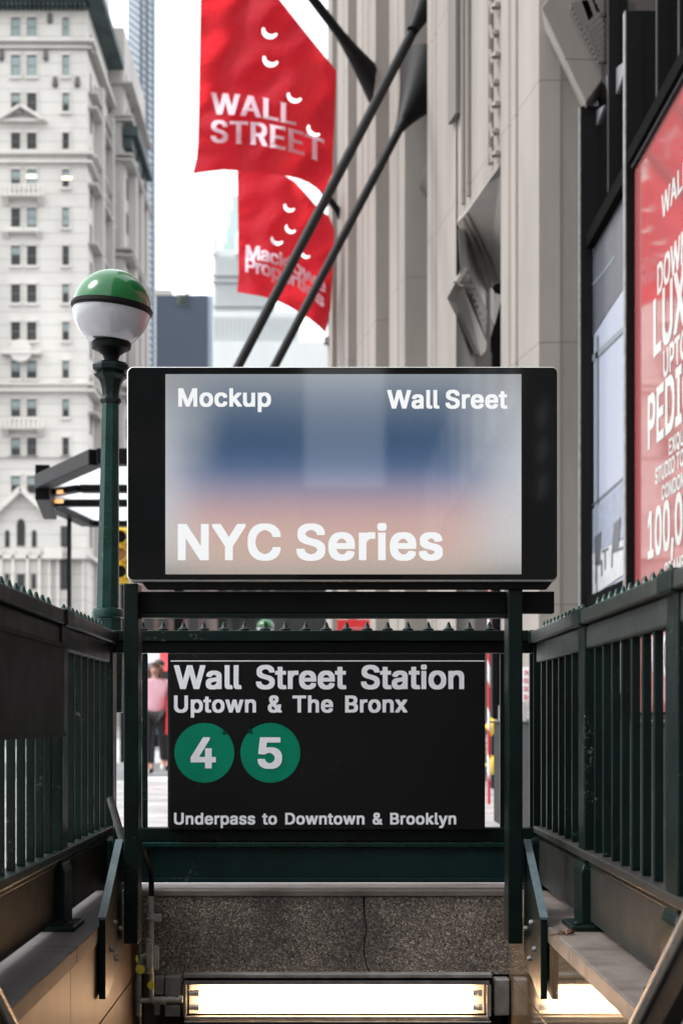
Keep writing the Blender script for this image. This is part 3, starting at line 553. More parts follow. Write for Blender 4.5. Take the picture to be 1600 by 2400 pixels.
# ================================================================ GREEN RAILINGS
def spike(b, x, y, z, s=1.0):
    b.lathe([(.0225*s, 0), (.0225*s, .006*s), (.015*s, .010*s), (.0115*s, .014*s), (.008*s, .024*s), (.004*s, .034*s), (0, .036*s)], (x, y, z), 14)
def side_fence(sx, label):
    t = thing('railing', label, 'railing', (sx*.88, 4.5, .07), 'green railings round the stairwell')
    def bx(b, xi, xo, y0, y1, z0, z1): xa, xb = sorted((sx*xi, sx*xo)); b.box(xa, xb, y0, y1, z0, z1)
    ys = [6.80, 5.49, 4.06, 2.5]
    b = MB(); bx(b, .835, .925, 2.0, 6.70, 1.065, 1.112); b.build('top_rail', 'rail_skylit' if sx > 0 else 'green', t, bevel=.006)
    b = MB(); bx(b, .857, .903, 2.0, 6.70, .985, 1.064); b.build('under_rail', 'rail_skylit' if sx > 0 else 'green', t, bevel=.008)
    b = MB(); bx(b, .845, .915, 2.0, 6.70, .300, .328); b.build('bottom_rail', 'kick' if sx > 0 else 'green', t, bevel=.005)
    b = MB(); bx(b, .862, .898, 2.0, 6.70, .278, .299); b.build('bottom_molding', 'green', t, bevel=.004)
    b = MB(); bx(b, .868, .892, 2.0, 6.70, .098, .277); b.build('kick_panel', 'kick' if sx > 0 else 'darkpaint', t, bevel=.003)
    for i, y in enumerate(ys):
        b = MB(); bx(b, .850, .905, y-.062, y+.062, .27, 1.064)
        bx(b, .838, .915, y-.082, y+.082, .075, .262)
        b.prism([(sx*.838, y-.082, .263), (sx*.915, y-.082, .263), (sx*.905, y-.066, .285), (sx*.848, y-.066, .285)], (0, .15, 0))
        p = b.build('post', 'green' , t, bevel=.004)
        b = MB(); bx(b, .80, .94, y-.125, y+.10, .071, .088); b.build('base_plate', 'green', p, bevel=.004)
        b = MB(); b.lathe([(.013, 0), (.013, .008), (.006, .013), (0, .013)], (sx*.822, y-.10, .088), 6); b.build('bolt', 'green', p)
        b = MB(); bx(b, .828, .932, y-.085, y+.085, 1.06, 1.118); b.build('post_cap', 'green', p, bevel=.008)
    bars = []
    for i in range(3):
        y1, y0 = ys[i], ys[i+1]; n = 7 if i == 0 else 8
        for k in range(1, n+1):
            y = y0+(y1-y0)*k/(n+1)
            b = MB(); bx(b, .868, .892, y-.012, y+.012, .328, .985); b.build('bar', 'green', t, bevel=.002)
    for i in range(3):
        y1, y0 = ys[i], ys[i+1]; n = 11
        for k in range(n):
            y = y0+.16+(y1-y0-.32)*k/(n-1)
            b = MB(); spike(b, sx*.88, y, 1.112); b.build('spike', 'green_gloss', t, smooth=True)
    return t
lf = side_fence(-1, 'dark green iron railing with spiked top rail along the left of the stairs')
rf = side_fence(1, 'dark green iron railing with spiked top rail along the right of the stairs')
# end railing across the head of the stairwell
t = thing('railing', 'dark green spiked railing across the stair head behind the black station sign', 'railing', (0, 6.76, .07), 'green railings round the stairwell')
b = MB(); b.box(-.85, .85, 6.73, 6.82, Z(1503, 6.73), Z(1477, 6.73)); b.build('top_rail', 'green', t, bevel=.004)
b = MB(); b.box(-.85, .85, 6.745, 6.805, Z(1530, 6.745), Z(1503, 6.745)-.001); b.build('under_rail', 'darkpaint', t, bevel=.004)
b = MB(); b.box(-.85, .85, 6.73, 6.80, .262, .318); b.build('bottom_rail', 'green', t, bevel=.004)
b = MB(); b.box(-.85, .85, 6.712, 6.83, .240, .261); b.build('ledge', 'green_gloss', t, bevel=.004)
b = MB(); b.box(-.85, .85, 6.75, 6.80, .115, .239); b.box(-.85, .85, 6.735, 6.81, .096, .116); b.build('kick_panel', 'green_beam', t, bevel=.003)
for k in range(18):
    x = X(335+47.7*k, 6.76)
    b = MB(); spike(b, x, 6.755, Z(1477, 6.73)); b.build('spike', 'green', t, smooth=True)
for px in [340]+[400+48*k for k in range(16)]+[1177, 1246]:
    x = X(px, 6.77); b = MB(); b.box(x-.011, x+.011, 6.758, 6.782, .318, Z(1530, 6.745)-.002); b.build('bar', 'green', t, bevel=.002)
# dark backing board fixed to the left railing
t = thing('sign_board', 'large dark board mounted on the inner face of the left railing', 'board', (-.84, 4, .85))
b = MB(); b.box(-.866, -.838, 2.2, 5.40, .70, 1.0); b.build('board_panel', 'darkpaint', t, bevel=.004)
b = MB()
for z in (.70, .985): b.box(-.837, -.833, 2.2, 5.40, z, z+.015)
b.build('edge_trim', 'black', t)
# ================================================================ SCREEN + ITS FRAME
t = thing('screen_stand', 'dark green steel stand with two square posts carrying the wide screen', 'frame', (0, 5.95, 0))
for sx in (-1, 1):
    xa, xb = sorted((sx*.652, sx*.703))
    b = MB(); b.box(xa, xb, 5.87, 6.0, -.036, 1.236); b.build('post', 'green', t, bevel=.004)
b = MB(); b.box(-.651, .651, 5.93, 5.99, 1.135, 1.212); b.box(.704, .823, 5.93, 5.99, 1.135, 1.212); b.build('crossbar', 'darkpaint', t, bevel=.003)
b = MB(); b.box(-.651, .651, 5.925, 5.995, 1.118, 1.134); b.build('crossbar_lip', 'green', t, bevel=.002)
for sx in (-1, 1):
    xa, xb = sorted((sx*.718, sx*.740))
    g = MB(); g.prism([(xa, 5.96, .318), (xa, 5.50, .095), (xa, 5.50, -.17), (xa, 5.56, -.17), (xa, 5.97, -.10)], (xb-xa, 0, 0))
    gp = g.build('gusset_plate', 'green', t, bevel=.002)
    b = MB(); a = .004
    b.prism([(xa-.002, 5.96, .319), (xa-.002, 5.494, .094), (xa-.002, 5.494, .102), (xa-.002, 5.96, .327)], (xb-xa+.004, 0, 0))
    b.build('edge_cap', 'steelplate', gp)
    for y, z in ((5.62, -.02), (5.75, -.07), (5.86, .02), (5.7, .06)):
        b = MB(); b.lathe([(.010, 0), (.010, .009), (.005, .013), (0, .013)], (0, 0, 0), 6, axis='X')
        b.v = [(sx*(.717-v[0]) if True else 0, v[1]+y, v[2]+z) for v in b.v]
        b.build('bolt', 'galv', gp)
    # short stay from the railing back to the post
    b = MB(); b.tube([(sx*.835, 6.55, .44), (sx*.72, 6.02, .30)], .015, 12); b.build('stay', 'black', t, smooth=True) if sx < 0 else None
Ys = 5.80
x0, x1, z0, z1 = X(297, Ys), X(1308, Ys), Z(1362, Ys), Z(858, Ys)
def rrect(x0, x1, z0, z1, r, y, n=7):
    out = []
    for cx, cz, a0 in ((x1-r, z1-r, 0), (x0+r, z1-r, 90), (x0+r, z0+r, 180), (x1-r, z0+r, 270)):
        for k in range(n+1):
            a = math.radians(a0+90*k/n); out.append((cx+r*math.cos(a), y, cz+r*math.sin(a)))
    return out
scr = thing('digital_screen', 'wide black digital screen showing a blue and peach gradient with NYC Series text', 'screen', ((x0+x1)/2, Ys, z0))
b = MB(); b.prism(rrect(x0, x1, z0, z1, .022, Ys+.012), (0, .078, 0)); b.build('housing', 'alu', scr, bevel=.003)
b = MB(); b.prism(rrect(x0+.005, x1-.005, z0+.005, z1-.005, .018, Ys), (0, .0115, 0)); b.build('bezel', 'blackglass', scr)
dx0, dx1, dz0, dz1 = X(388, Ys), X(1221, Ys), Z(1346, Ys), Z(877, Ys)
o = Vector(((x0+x1)/2, Ys, z0))
M['lcd'] = screen_mat(dx0-o.x, dx1-o.x, dz0-o.z, dz1-o.z)
b = MB(); b.box(dx0, dx1, Ys-.0012, Ys-.0002, dz0, dz1); d = b.build('display', 'lcd', scr)
Yt = Ys-.0022
flat_text('lettering', 'Mockup', 418, 635, 910, 953, Yt, 'screentext', d)
flat_text('lettering', 'Wall Sreet', 907, 1188, 914, 957.5, Yt, 'screentext', d, space=.32)
flat_text('lettering', 'NYC Series', 417, 1037, 1228, 1313, Yt, 'screentext', d, space=.36)
b = MB(); b.prism([(X(345, 5.85), 5.84, 1.214), (X(1280, 5.85), 5.84, 1.214), (X(1292, 5.85), 5.84, z0-.001), (X(333, 5.85), 5.84, z0-.001)], (0, .05, 0)); b.build('under_bracket', 'black', scr, bevel=.002)
# ================================================================ STATION SIGN
Yg = 6.67
t = thing('station_sign', 'black subway entrance sign reading Wall Street Station with green 4 and 5 discs', 'sign', (X(765, Yg), Yg, Z(1945, Yg)))
b = MB(); b.box(X(396, Yg), X(1136, Yg), Yg, Yg+.05, Z(1945, Yg), Z(1531, Yg)); b.build('sign_panel', 'signblack', t, bevel=.003)
b = MB(); b.box(X(394, Yg), X(1138, Yg), Yg+.04, Yg+.055, Z(1948, Yg), Z(1529, Yg)); b.build('sign_back', 'darkpaint', t)
Yf = Yg-.0015
b = MB(); b.poly([at(400, 1550.2, Yf), at(1135, 1550.2, Yf), at(1135, 1548.0, Yf), at(400, 1548.0, Yf)]); b.build('white_line', 'white', t)
flat_text('lettering', 'Wall Street Station', 408, 1087, 1559, 1615, Yf, 'white', t, space=.62, track=-.02)
flat_text('lettering', 'Uptown & The Bronx', 408, 954, 1630, 1670, Yf, 'white', t, space=.62)
flat_text('lettering', 'Underpass to Downtown & Brooklyn', 408, 1068.5, 1905, 1932.5, Yf, 'white', t, space=.60)
for cx, ch, xa, xb in ((479, '4', 447, 506), (633.5, '5', 604, 661)):
    b = MB(); r = 70*Yf/F; c = at(cx, 1764.5, Yf)
    b.prism([(c[0]+r*math.cos(2*PI*k/72), Yf+.0012, c[2]+r*math.sin(2*PI*k/72)) for k in range(72)], (0, -.0012, 0))
    dsk = b.build('route_disc', 'discgreen', t)
    b = MB(); sx_, sy_ = (523, 1719) if ch == '4' else (583, 1716)
    b.prism([at(sx_, sy_-8, Yf-.0004), at(sx_+9, sy_-4, Yf-.0004), at(sx_+9, sy_+2, Yf-.0004), at(sx_+4, sy_+4, Yf-.0004), at(sx_-2, sy_+2, Yf-.0004)], (0, -.0006, 0)); b.build('worn_patch', 'disc_chip', dsk)
    flat_text('route_number', ch, xa, xb, 1728, 1801, Yf-.0016, 'white', dsk)
# ================================================================ FLUORESCENT FITTING
Yl = 6.62
t = thing('light_fitting', 'lit twin tube fluorescent fitting under the stone beam', 'light fitting', (X(790, Yl), Yl, Z(2400, Yl)))
def zb(b, xa, xb, ya, yb, Y0, Y1): b.box(X(xa, Yl), X(xb, Yl), Y0, Y1, Z(yb, Yl), Z(ya, Yl)); return b
b = MB(); zb(b, 430, 1152, 2284, 2291, Yl-.01, Yl+.07); b.build('top_flange', 'galv', t, bevel=.001)
b = MB(); zb(b, 434, 1150, 2291.5, 2298, Yl+.012, Yl+.07); b.build('channel', 'black', t)
b = MB(); zb(b, 432, 1146, 2298.5, 2308, Yl, Yl+.03); b.build('upper_rail', 'galv', t, bevel=.002)
b = MB(); zb(b, 432, 1146, 2383, 2390, Yl, Yl+.03); zb(b, 432, 1150, 2393, 2397, Yl-.01, Yl+.03); b.build('lower_rail', 'galv', t, bevel=.002)
for a, c in ((430, 436), (1141, 1150)):
    b = MB(); zb(b, a, c, 2308.5, 2383-.5, Yl-.004, Yl+.07); b.build('end_plate', 'galv', t, bevel=.001)
b = MB(); b.prism([(X(440, Yl), Yl+.065, Z(2309, Yl)), (X(440, Yl), Yl+.085, Z(2347, Yl)), (X(440, Yl), Yl+.065, Z(2382, Yl)), (X(440, Yl), Yl+.095, Z(2382, Yl)), (X(440, Yl), Yl+.095, Z(2309, Yl))], (X(1138, Yl)-X(440, Yl), 0, 0)); b.build('reflector', 'reflector', t)
for yy in (2331, 2364):
    zc = Z(yy, Yl); yc_ = Yl+.035
    b = MB(); b.lathe([(.0125, X(467, Yl)), (.0125, X(1108, Yl))], (0, yc_, zc), 20, axis='X'); tb = b.build('tube', 'tube', t, smooth=True)
    for a, c in ((442, 466.5), (1108.5, 1131)):
        b = MB(); b.lathe([(.0115, X(a, Yl)), (.0115, X((a+c)/2, Yl)), (.0135, X((a+c)/2+1, Yl)), (.0135, X(c, Yl))], (0, yc_, zc), 18, axis='X'); b.build('tube_cap', 'tubecap', tb)
# ================================================================ CONDUITS
Yp = 6.55
t = thing('conduit', 'pale electrical conduit with junction boxes on the left of the stone beam', 'conduit', (X(355, Yp), Yp, -.3))
b = MB(); b.tube([at(335, 1990, 6.2), at(343, 2010, 6.35), at(352, 2040, 6.5), at(355, 2070, Yp), at(355, 2100, Yp)], .011, 12); b.build('flexible_pipe', 'darkpaint', t, smooth=True)
b = MB(); b.tube([at(355, 2098, Yp), at(355, 2200, Yp)], .0105, 14); b.tube([at(355, 2280, Yp), at(355, 2345, Yp)], .0105, 14); b.build('pipe', 'conduit', t, smooth=True)
b = MB(); b.box(X(344, Yp), X(358, Yp), Yp-.02, Yp+.03, Z(2268, Yp), Z(2210, Yp)); b.tube([at(351, 2200, Yp), at(351, 2282, Yp)], .016, 14)
b.tube([at(345, 2238, Yp), at(333, 2243, Yp), at(326, 2262, Yp), at(324, 2300, Yp)], .011, 12); jb = b.build('junction_box', 'conduit', t, bevel=.003, smooth=True)
b = MB(); b.prism([(p[0], p[1], p[2]) for p in rrect(X(361, Yp), X(375, Yp), Z(2270, Yp), Z(2213, Yp), .011, Yp-.035)], (0, .012, 0)); b.build('cover_plate', 'conduit', jb, bevel=.002)
b = MB(); b.tube([at(330, 2345, Yp), at(428, 2343, Yp)], .0105, 14); b.tube([at(358, 2345, Yp), at(388, 2345, Yp)], .016, 14); b.tube([at(392, 2343, Yp), at(412, 2343, Yp)], .013, 14)
b.tube([at(418, 2342, Yp), at(428, 2342, Yp)], .015, 14); b.build('cross_pipe', 'conduit', t, smooth=True)
b = MB(); b.tube([at(324, 2300, Yp), at(324, 2380, Yp)], .014, 14); b.tube([at(328, 2095, Yp), at(328, 2420, Yp)], .006, 8); b.build('side_pipe', 'galv', t, smooth=True)
b = MB(); b.lathe([(.018, -.004), (.018, .004)], at(355, 2153, Yp), 18); b.box(X(358, Yp), X(378, Yp), Yp-.004, Yp+.02, Z(2160, Yp), Z(2143, Yp)); b.build('pipe_clamp', 'conduit', t, bevel=.002)
for k, (px, py, r, w) in enumerate(((329, 2272, 11, 1), (354, 2309, 10, .85), (321, 2247, 9, .35))):
    b = MB(); c = at(px, py, Yp-.03); rr = r*Yp/F
    b.prism([(c[0]+rr*w*math.cos(2*PI*q/20), c[1], c[2]+rr*math.sin(2*PI*q/20)) for q in range(20)], (0, .002, 0))
    tag(b.build('warning_tag', 'tag', None, loc=c), ['round yellow tag hanging low beside the box elbow', 'round yellow tag hanging on the straight pipe, lowest of the three', 'round yellow tag turned nearly edge on, highest of the three'][k], 'tag', 'yellow tags on the conduit')
t = thing('junction_box', 'grimy grey equipment boxes left of the fluorescent fitting', 'box', (X(400, 6.66), 6.66, -.4))
b = MB(); b.box(X(363, 6.66), X(386, 6.66), 6.64, 6.7, Z(2330, 6.66), Z(2288, 6.66)); b.box(X(388, 6.66), X(426, 6.66), 6.63, 6.7, Z(2332, 6.66), Z(2286, 6.66)); b.build('upper_box', 'galv', t, bevel=.004)
b = MB(); b.box(X(362, 6.66), X(376, 6.66), 6.64, 6.7, Z(2378, 6.66), Z(2352, 6.66)); b.box(X(388, 6.66), X(424, 6.66), 6.63, 6.7, Z(2380, 6.66), Z(2354, 6.66)); b.build('lower_box', 'galv', t, bevel=.004)
b = MB(); b.box(X(1156, 6.66), X(1192, 6.66), 6.63, 6.70, Z(2378, 6.66), Z(2292, 6.66))
tag(b.build('junction_box', 'galv', None, bevel=.006, loc=(X(1170, 6.66), 6.66, -.4)), 'grimy grey box tucked at the right end of the fluorescent fitting', 'box')
# ================================================================ HANDRAILS
for sx, lab in ((-1, 'steel handrail sloping down at the bottom left corner'), (1, 'steel handrail sloping down at the bottom right corner')):
    t = thing('handrail', lab, 'handrail', (sx*.68, 3.2, -.3), 'stair handrails')
    p0, p1 = Vector((sx*.672, 2.3, .82)), Vector((sx*.672, 6.4, -1.48))
    b = MB(); b.tube([p0, p1], .0125, 20); b.build('rail', 'handsteel', t, smooth=True)
    b = MB(); d = (p1-p0); b.prism([p0+Vector((-sx*-.004, 0, -.012)), p0+Vector((sx*.052, 0, -.012)), p0+Vector((sx*.052, 0, -.085)), p0+Vector((sx*.012, 0, -.085))], d); b.build('rail_backing', 'black', t)
    for k in (.12, .42, .72):
        q = p0+d*k; b = MB(); b.tube([q+Vector((0, 0, -.05)), q+Vector((sx*.02, 0, -.12)), q+Vector((sx*.078, 0, -.12))], .008, 10); b.build('bracket', 'black', t, smooth=True)
# ================================================================ GLOBE LAMPS
def globe_lamp(loc, label, scale=1.0, H=0):
    Yb = 7.1; k = Yb/F
    t = thing('globe_lamp', label, 'street lamp', loc, 'green and white subway globe lamps')
    ox, oy, oz = loc
    def zz(py): return oz+(Z(py, Yb)-.0)*scale
    def pr(l): return [(r*k*scale, zz(py)-oz) for r, py in l]
    ow = (ox, oy, oz)
    b = MB(); b.lathe(pr([(40, 1670), (40, 1500), (36, 1480), (35, 1456), (36, 1450)]), ow, 8, rot=PI/8); b.build('base', 'green_gloss', t, bevel=.004)
    b = MB(); b.lathe(pr([(30, 1452), (37, 1446), (38.5, 1436), (36, 1428), (29, 1425)]), ow, 24); b.build('base_collar', 'green_gloss', t, smooth=True)
    b = MB(); b.lathe(pr([(27, 1426), (25.5, 1300), (22.5, 1100), (20.5, 946)]), ow, 8, rot=PI/8); b.build('pole', 'green_gloss', t)
    b = MB(); b.lathe(pr([(21, 948), (26, 941), (26.5, 937), (21, 931), (20.5, 925), (22, 912), (25, 900), (30, 890), (38, 884), (42, 880), (37, 878), (34, 874), (44, 868), (45, 858), (38, 851), (24, 850)]), ow, 8, rot=PI/8); b.build('capital', 'green', t, bevel=.002)
    b = MB(); b.lathe(pr([(17, 852), (17, 842), (20, 833), (32, 824), (45, 818), (47, 806), (44, 801), (30, 800)]), ow, 28); b.build('cup', 'darkpaint', t, smooth=True)
    R = 91*k*scale; zc = zz(724)
    tilt = Matrix.Rotation(math.radians(5), 4, 'Y'); sx = ox+0
    def hemi(a0, a1, m, nm, n=16, rr=R):
        b = MB(); b.lathe([(rr*math.cos(a0+(a1-a0)*i/n), rr*math.sin(a0+(a1-a0)*i/n)) for i in range(n+1)], (0, 0, 0), 44)
        b.v = [tuple(tilt @ Vector(v)+Vector((ox, oy, zc))) for v in b.v]; return b.build(nm, m, t, smooth=True)
    hemi(math.radians(2), PI/2-.001, 'green_dome', 'green_dome')
    hemi(math.radians(-56), math.radians(-3), 'milk', 'white_bowl')
    b = MB(); b.lathe([(q*k*scale, h*k*scale) for q, h in ((88, -8), (93, -7), (93, -3), (96, -2), (96, 3), (93, 4), (93, 8), (89, 9))], (0, 0, 0), 48)
    b.v = [tuple(tilt @ Vector(v)+Vector((ox, oy, zc))) for v in b.v]; b.build('band', 'black', t, smooth=True)
    return t
g1 = globe_lamp((X(244.5, 7.1), 7.1, 0), 'near green and milk white globe lamp on an octagonal green post at the railing corner')
g1.rotation_euler = (0, math.radians(.75), 0)
g2 = g1.copy(); C.objects.link(g2); g2.location = (X(622, 33), 33, .1); g2.rotation_euler = (0, 0, 0)
g2['label'] = 'distant blurred globe lamp whose green dome shows between the railing spikes'
for ch in list(g1.children):
    c = ch.copy(); C.objects.link(c); c.parent = g2
# ================================================================ BUS SHELTER CANOPY
zc = 3.05
def atz(px, py, z): Y = (z-EYE)*F/(CY-py); return Vector((X(px, Y), Y, z))
t = thing('glass_canopy', 'dark bronze street canopy with frosted glass roof behind the lamp post', 'canopy', (-2.2, 17, 0))
tipN, tipF = atz(100, 1130, zc), atz(118, 1180, zc)
A, A2 = atz(229, 1072, zc), atz(420, 1072, zc)
B, B2 = atz(207, 1222, zc), atz(420, 1222, zc)
def beam(a, c, h=.30, w=.16, dz=0, nm='beam'):
    b = MB(); b.bar(a+Vector((0, 0, dz)), c+Vector((0, 0, dz)), w, h); return b.build(nm, 'canopy', t, bevel=.01)
beam(tipN, A, .14); beam(A, A2, .14); beam(tipN, tipF, .34, .14); beam(tipF, B, .12); beam(B, B2, .12)
m1, m2 = atz(190, 1138, zc), atz(420, 1138, zc); m3, m4 = atz(150, 1172, zc), atz(420, 1172, zc)
beam(atz(112, 1150, zc), m1, .12, .12); beam(m1, m2, .16, .14, .01); beam(atz(120, 1172, zc), m4, .12, .12, -.01)
b = MB(); b.prism([p+Vector((0, 0, .0)) for p in (tipN, A, A2, B2, B, tipF)], (0, 0, .015)); b.build('roof_glass', 'frost', t)
for px, py in ((145, 1157), (138, 1178)):
    p = atz(px, py, zc-.06); b = MB(); b.lathe([(.05, 0), (.05, .03)], tuple(p), 16); b.build('downlight', 'amber', t)
p = atz(163, 1205, zc); b = MB(); b.box(p.x-.018, p.x+.018, p.y-.05, p.y+.05, 0, zc-.05); b.build('column', 'canopy', t)
p = atz(420, 1205, zc); b = MB(); b.box(p.x-.05, p.x+.05, p.y-.05, p.y+.05, 0, zc-.05); b.build('column', 'canopy', t)
# ================================================================ TRAFFIC LIGHT
Yq = 30
t = thing('traffic_light', 'yellow traffic light on a dark pole between the lamp post and the screen', 'traffic light', (X(290, Yq), Yq, 0))
b = MB(); cx = X(286, Yq); zt_ = Z(1238, Yq); b.box(cx-.14, cx+.14, Yq-.1, Yq+.1, zt_-1.0, zt_); b.build('signal_housing', 'yellow', t, bevel=.03)
for k, cc in enumerate(('black', 'brownlens', 'black')):
    z = zt_-.18-.31*k
    b = MB(); b.lathe([(.13, 0), (.13, -.18), (.12, -.18), (.12, -.01)], (cx, Yq-.1, z), 20, axis='Y', cap=False); b.build('visor', 'yellow', t)
    b = MB(); b.lathe([(.11, -.02), (0, -.03)], (cx, Yq-.1, z), 20, axis='Y'); b.build('lens', cc, t)
b = MB(); b.tube([(cx+.02, Yq+.2, 0), (cx+.02, Yq+.2, zt_+.4)], .08, 12); b.build('pole', 'black', t, smooth=True)
# ================================================================ LIMESTONE TOWER (right, receding)
tw = thing('limestone_tower', 'fluted pale limestone tower receding along the right side of the street', 'building', (2.2, 24, 0))
def fx(px):                                  # facade line: x = 2.14-.1325 (y-16.5)
    k = (px-CX)/F; Y = 4.326/(k+.1325); return Vector((k*Y, Y, 0))
dirv = Vector((-.1325, 1, 0)).normalized(); nrm = Vector((-1, -.1325, 0)).normalized()
TOP = 34
def pier(pxs, depth=.55, plinth=True, jamb=None, mname='lime', splay=None):
    # pxs: list of (px, inward offset) along the outer face from near to far
    out = [fx(p)-nrm*d for p, d in pxs]
    n0, n1 = out[0], out[-1]
    js = [(jamb, n0.y-.03)] if jamb else (splay if splay else [(n0.x+depth, n0.y-.03)])
    inn = n1-nrm*depth*1.2
    pts = js+[(p.x, p.y) for p in out]+[(inn.x, inn.y)]
    o = MB().plan(pts, -.1, TOP).build('pier', mname, tw)
    if plinth:
        pp = [(js[-1][0], js[-1][1]-.03)]+[(n0.x-.03, n0.y-.03), ((n1+nrm*.03).x, (n1+nrm*.03).y), (inn.x, inn.y+.03)]
        MB().plan(pp, 0, .92).build('granite_plinth', 'speckle_light', tw, bevel=.01)
    return o
M['speckle_light'] = M['speckle'].copy(); M['speckle_light'].name = 'light_granite'
for n in M['speckle_light'].node_tree.nodes:
    if n.type == 'VALTORGB' and len(n.color_ramp.elements) > 2:
        for e, c in zip(n.color_ramp.elements, (.05, .13, .24, .36, .6)): e.color = (c, c*.98, c*.94, 1)
    if n.type == 'VALTORGB' and len(n.color_ramp.elements) == 2: n.color_ramp.elements[1].color = (1, 1, 1, 1)
g_ = .05
pier([(1262, 0), (1214, 0), (1212, g_), (1208, g_), (1207, 0), (1197, 0), (1195, g_), (1192, g_), (1190, 0), (1173, 0)], jamb=2.56)
pier([(1068, 0), (1050, 0), (1024, 0), (1023, g_), (1020, g_), (1018, 0), (1015, 0), (1014, g_), (1012, g_), (1010, 0), (1001, 0)], depth=.5, splay=[(2.35, 23.7)])
pier([(948, 0), (935, 0), (934, .04), (931, .04), (930, 0), (912, 0)], depth=.75)
pier([(880, 0), (866, 0), (865, .05), (862, .05), (860, 0), (852, 0), (851, .04), (849, .04), (848, 0), (836, 0)], depth=.7)
pier([(815, 0), (808, 0), (806, .05), (803, .05), (801, 0), (790, 0)], depth=.8)
pier([(778, 0), (772, 0)], depth=.9)
# spandrel walls above the openings, set slightly behind the piers
def infill(pa, pb, z0, z1, d=.12, th=.3, nm='spandrel', mm='lime'):
    a, c = fx(pa)-nrm*d, fx(pb)-nrm*d
    return MB().plan([(a.x, a.y), (c.x, c.y), ((c-nrm*th).x, (c-nrm*th).y), ((a-nrm*th).x, (a-nrm*th).y)], z0, z1).build(nm, mm, tw)
infill(1180, 1066, 6.83, TOP, .02, .4)
for p, d in ((1098, .0), (1085, .0), (1150, -.01)):      # thin vertical mouldings on the spandrel
    a = fx(p)-nrm*d; MB().box(a.x-.03, a.x+.02, a.y-.03, a.y+.03, 6.95, TOP).build('moulding', 'lime', tw, bevel=.01)
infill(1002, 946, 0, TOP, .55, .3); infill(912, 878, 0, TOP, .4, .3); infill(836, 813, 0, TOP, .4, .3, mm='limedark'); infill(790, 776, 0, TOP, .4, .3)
# dark window glass behind the openings
def pane(pa, pb, z0, z1, d=.9):
    a, c = fx(pa)-nrm*d, fx(pb)-nrm*d
    return MB().plan([(a.x, a.y), (c.x, c.y), (c.x+.05, c.y), (a.x+.05, a.y)], z0, z1).build('window', 'blackglass', tw)
pane(1262, 1040, 0, 6.8, 1.2); pane(930, 870, 0, 9.6, 1.1)
MB().plan([(2.3, 23.8), (3.6, 23.8), (3.6, 23.9), (2.3, 23.9)], 0, 9).build('door', 'black', tw)
MB().box(2.36, 2.40, 23.7, 23.79, 0, 6.0).build('door_jamb', 'galv_dark', tw)
MB().prism([at(1049, -40, 20.55), at(1067, -40, 20.1), at(1067, 264, 20.1), at(1049, 292, 20.55)], (.05, 0, 0)).build('recess_shade', 'limedark', tw)  # dark slab painted as the shade of a slanted recess in the pier
# carved ribbon beside the first pier
_j = MB(); _j.box(2.14+.20, 2.14+.215, 16.452, 16.470, .93, TOP); _j.build('pier_groove_shade', 'lime_shadow', tw)  # dark strip standing for the shade inside a vertical groove
b = MB()
for k in range(46):
    z = 6.95+k*.27; a = fx(1165)+nrm*.02
    b.lathe([(.06, -.02), (.045, .03), (0, .045)], (a.x, a.y+(.04 if k % 2 else -.04), z), 7)
    b.bar((a.x-.05, a.y-.12, z-.12), (a.x-.05, a.y+.12, z+.12), .03, .03)
b.build('carved_ribbon', 'lime', tw)
# splayed lintel blocks seen from below
def slab(pts, nm, mm, off=(.25, .35, .0)):
    return MB().prism([at(*p) for p in pts], off).build(nm, mm, tw, bevel=.012)
slab([(1069, 522, 20.2), (1094, 494, 19.7), (1162, 396, 18.4), (1174, 380, 18.2), (1174, 655, 21.5), (1140, 684, 22.4)], 'soffit', 'lime_lightened', (.1, .5, .25))
for a, c in (((1085, 506), (1152, 672)), ((1095, 494), (1166, 662))):
    MB().bar(at(a[0], a[1]+2, 19.75), at(c[0], c[1], 21.7), .03, .03).build('soffit_rib', 'lime', tw)
slab([(1072, 535, 20.15), (1142, 684, 23.2), (1163, 688, 23.2), (1143, 760, 23.2), (1078, 626, 20.25)], 'splay_wall', 'lime_lightened', (.1, .1, 0))
b = MB()
slab([(1072, 645, 20.05), (1079, 627, 20.15), (1142, 759, 23.0), (1128, 805, 22.5)], 'frieze', 'lime', (.1, .1, 0))
for k in range(9):
    u = k/8; c = Vector(at(1080+u*48, 652+u*120, 20.0+2.5*u)); b.lathe([(.10, -.05), (.07, .02), (0, .06)], tuple(c), 8)
    b.bar(c+Vector((-.05, -.1, -.09)), c+Vector((.05, -.1, .09)), .05, .04)
b.build('frieze_carving', 'lime', tw)
slab([(1046, 700, 19.9), (1066, 662, 19.9), (1128, 806, 22.3), (1109, 828, 21.7)], 'lower_lintel', 'lime_lightened', (.12, .2, .0))
# near lintel at top right
slab([(1267, 18, 15.95), (1345, -90, 15.95), (1452, 130, 16.0), (1424, 168, 16.0), (1371, 242, 16.0)], 'lintel', 'lime', (.1, .5, .0))
b = MB()
for k in range(12):
    u = k/11; c = Vector(at(1368+u*62, 20+u*128, 15.9)); b.bar(c+Vector((-.13, 0, .02)), c+Vector((.10, 0, .06)), .05, .05)
for o_ in (0, 26, 42):
    b.bar(at(1356+o_, -30, 15.9), at(1418+o_*.8, 142-o_*.5, 15.9), .05, .06)
for k in range(8):
    u = k/7; c = at(1392+u*32, 50+u*80, 15.88); b.bar(Vector(c)+Vector((-.07, 0, -.05)), Vector(c)+Vector((.05, 0, .07)), .04, .05)
b.build('lintel_carving', 'limedark', tw)
slab([(1004, 360, 22.6), (1004, 525, 24.5), (968, 480, 24.6)], 'soffit', 'limedark', (.1, .4, .1))
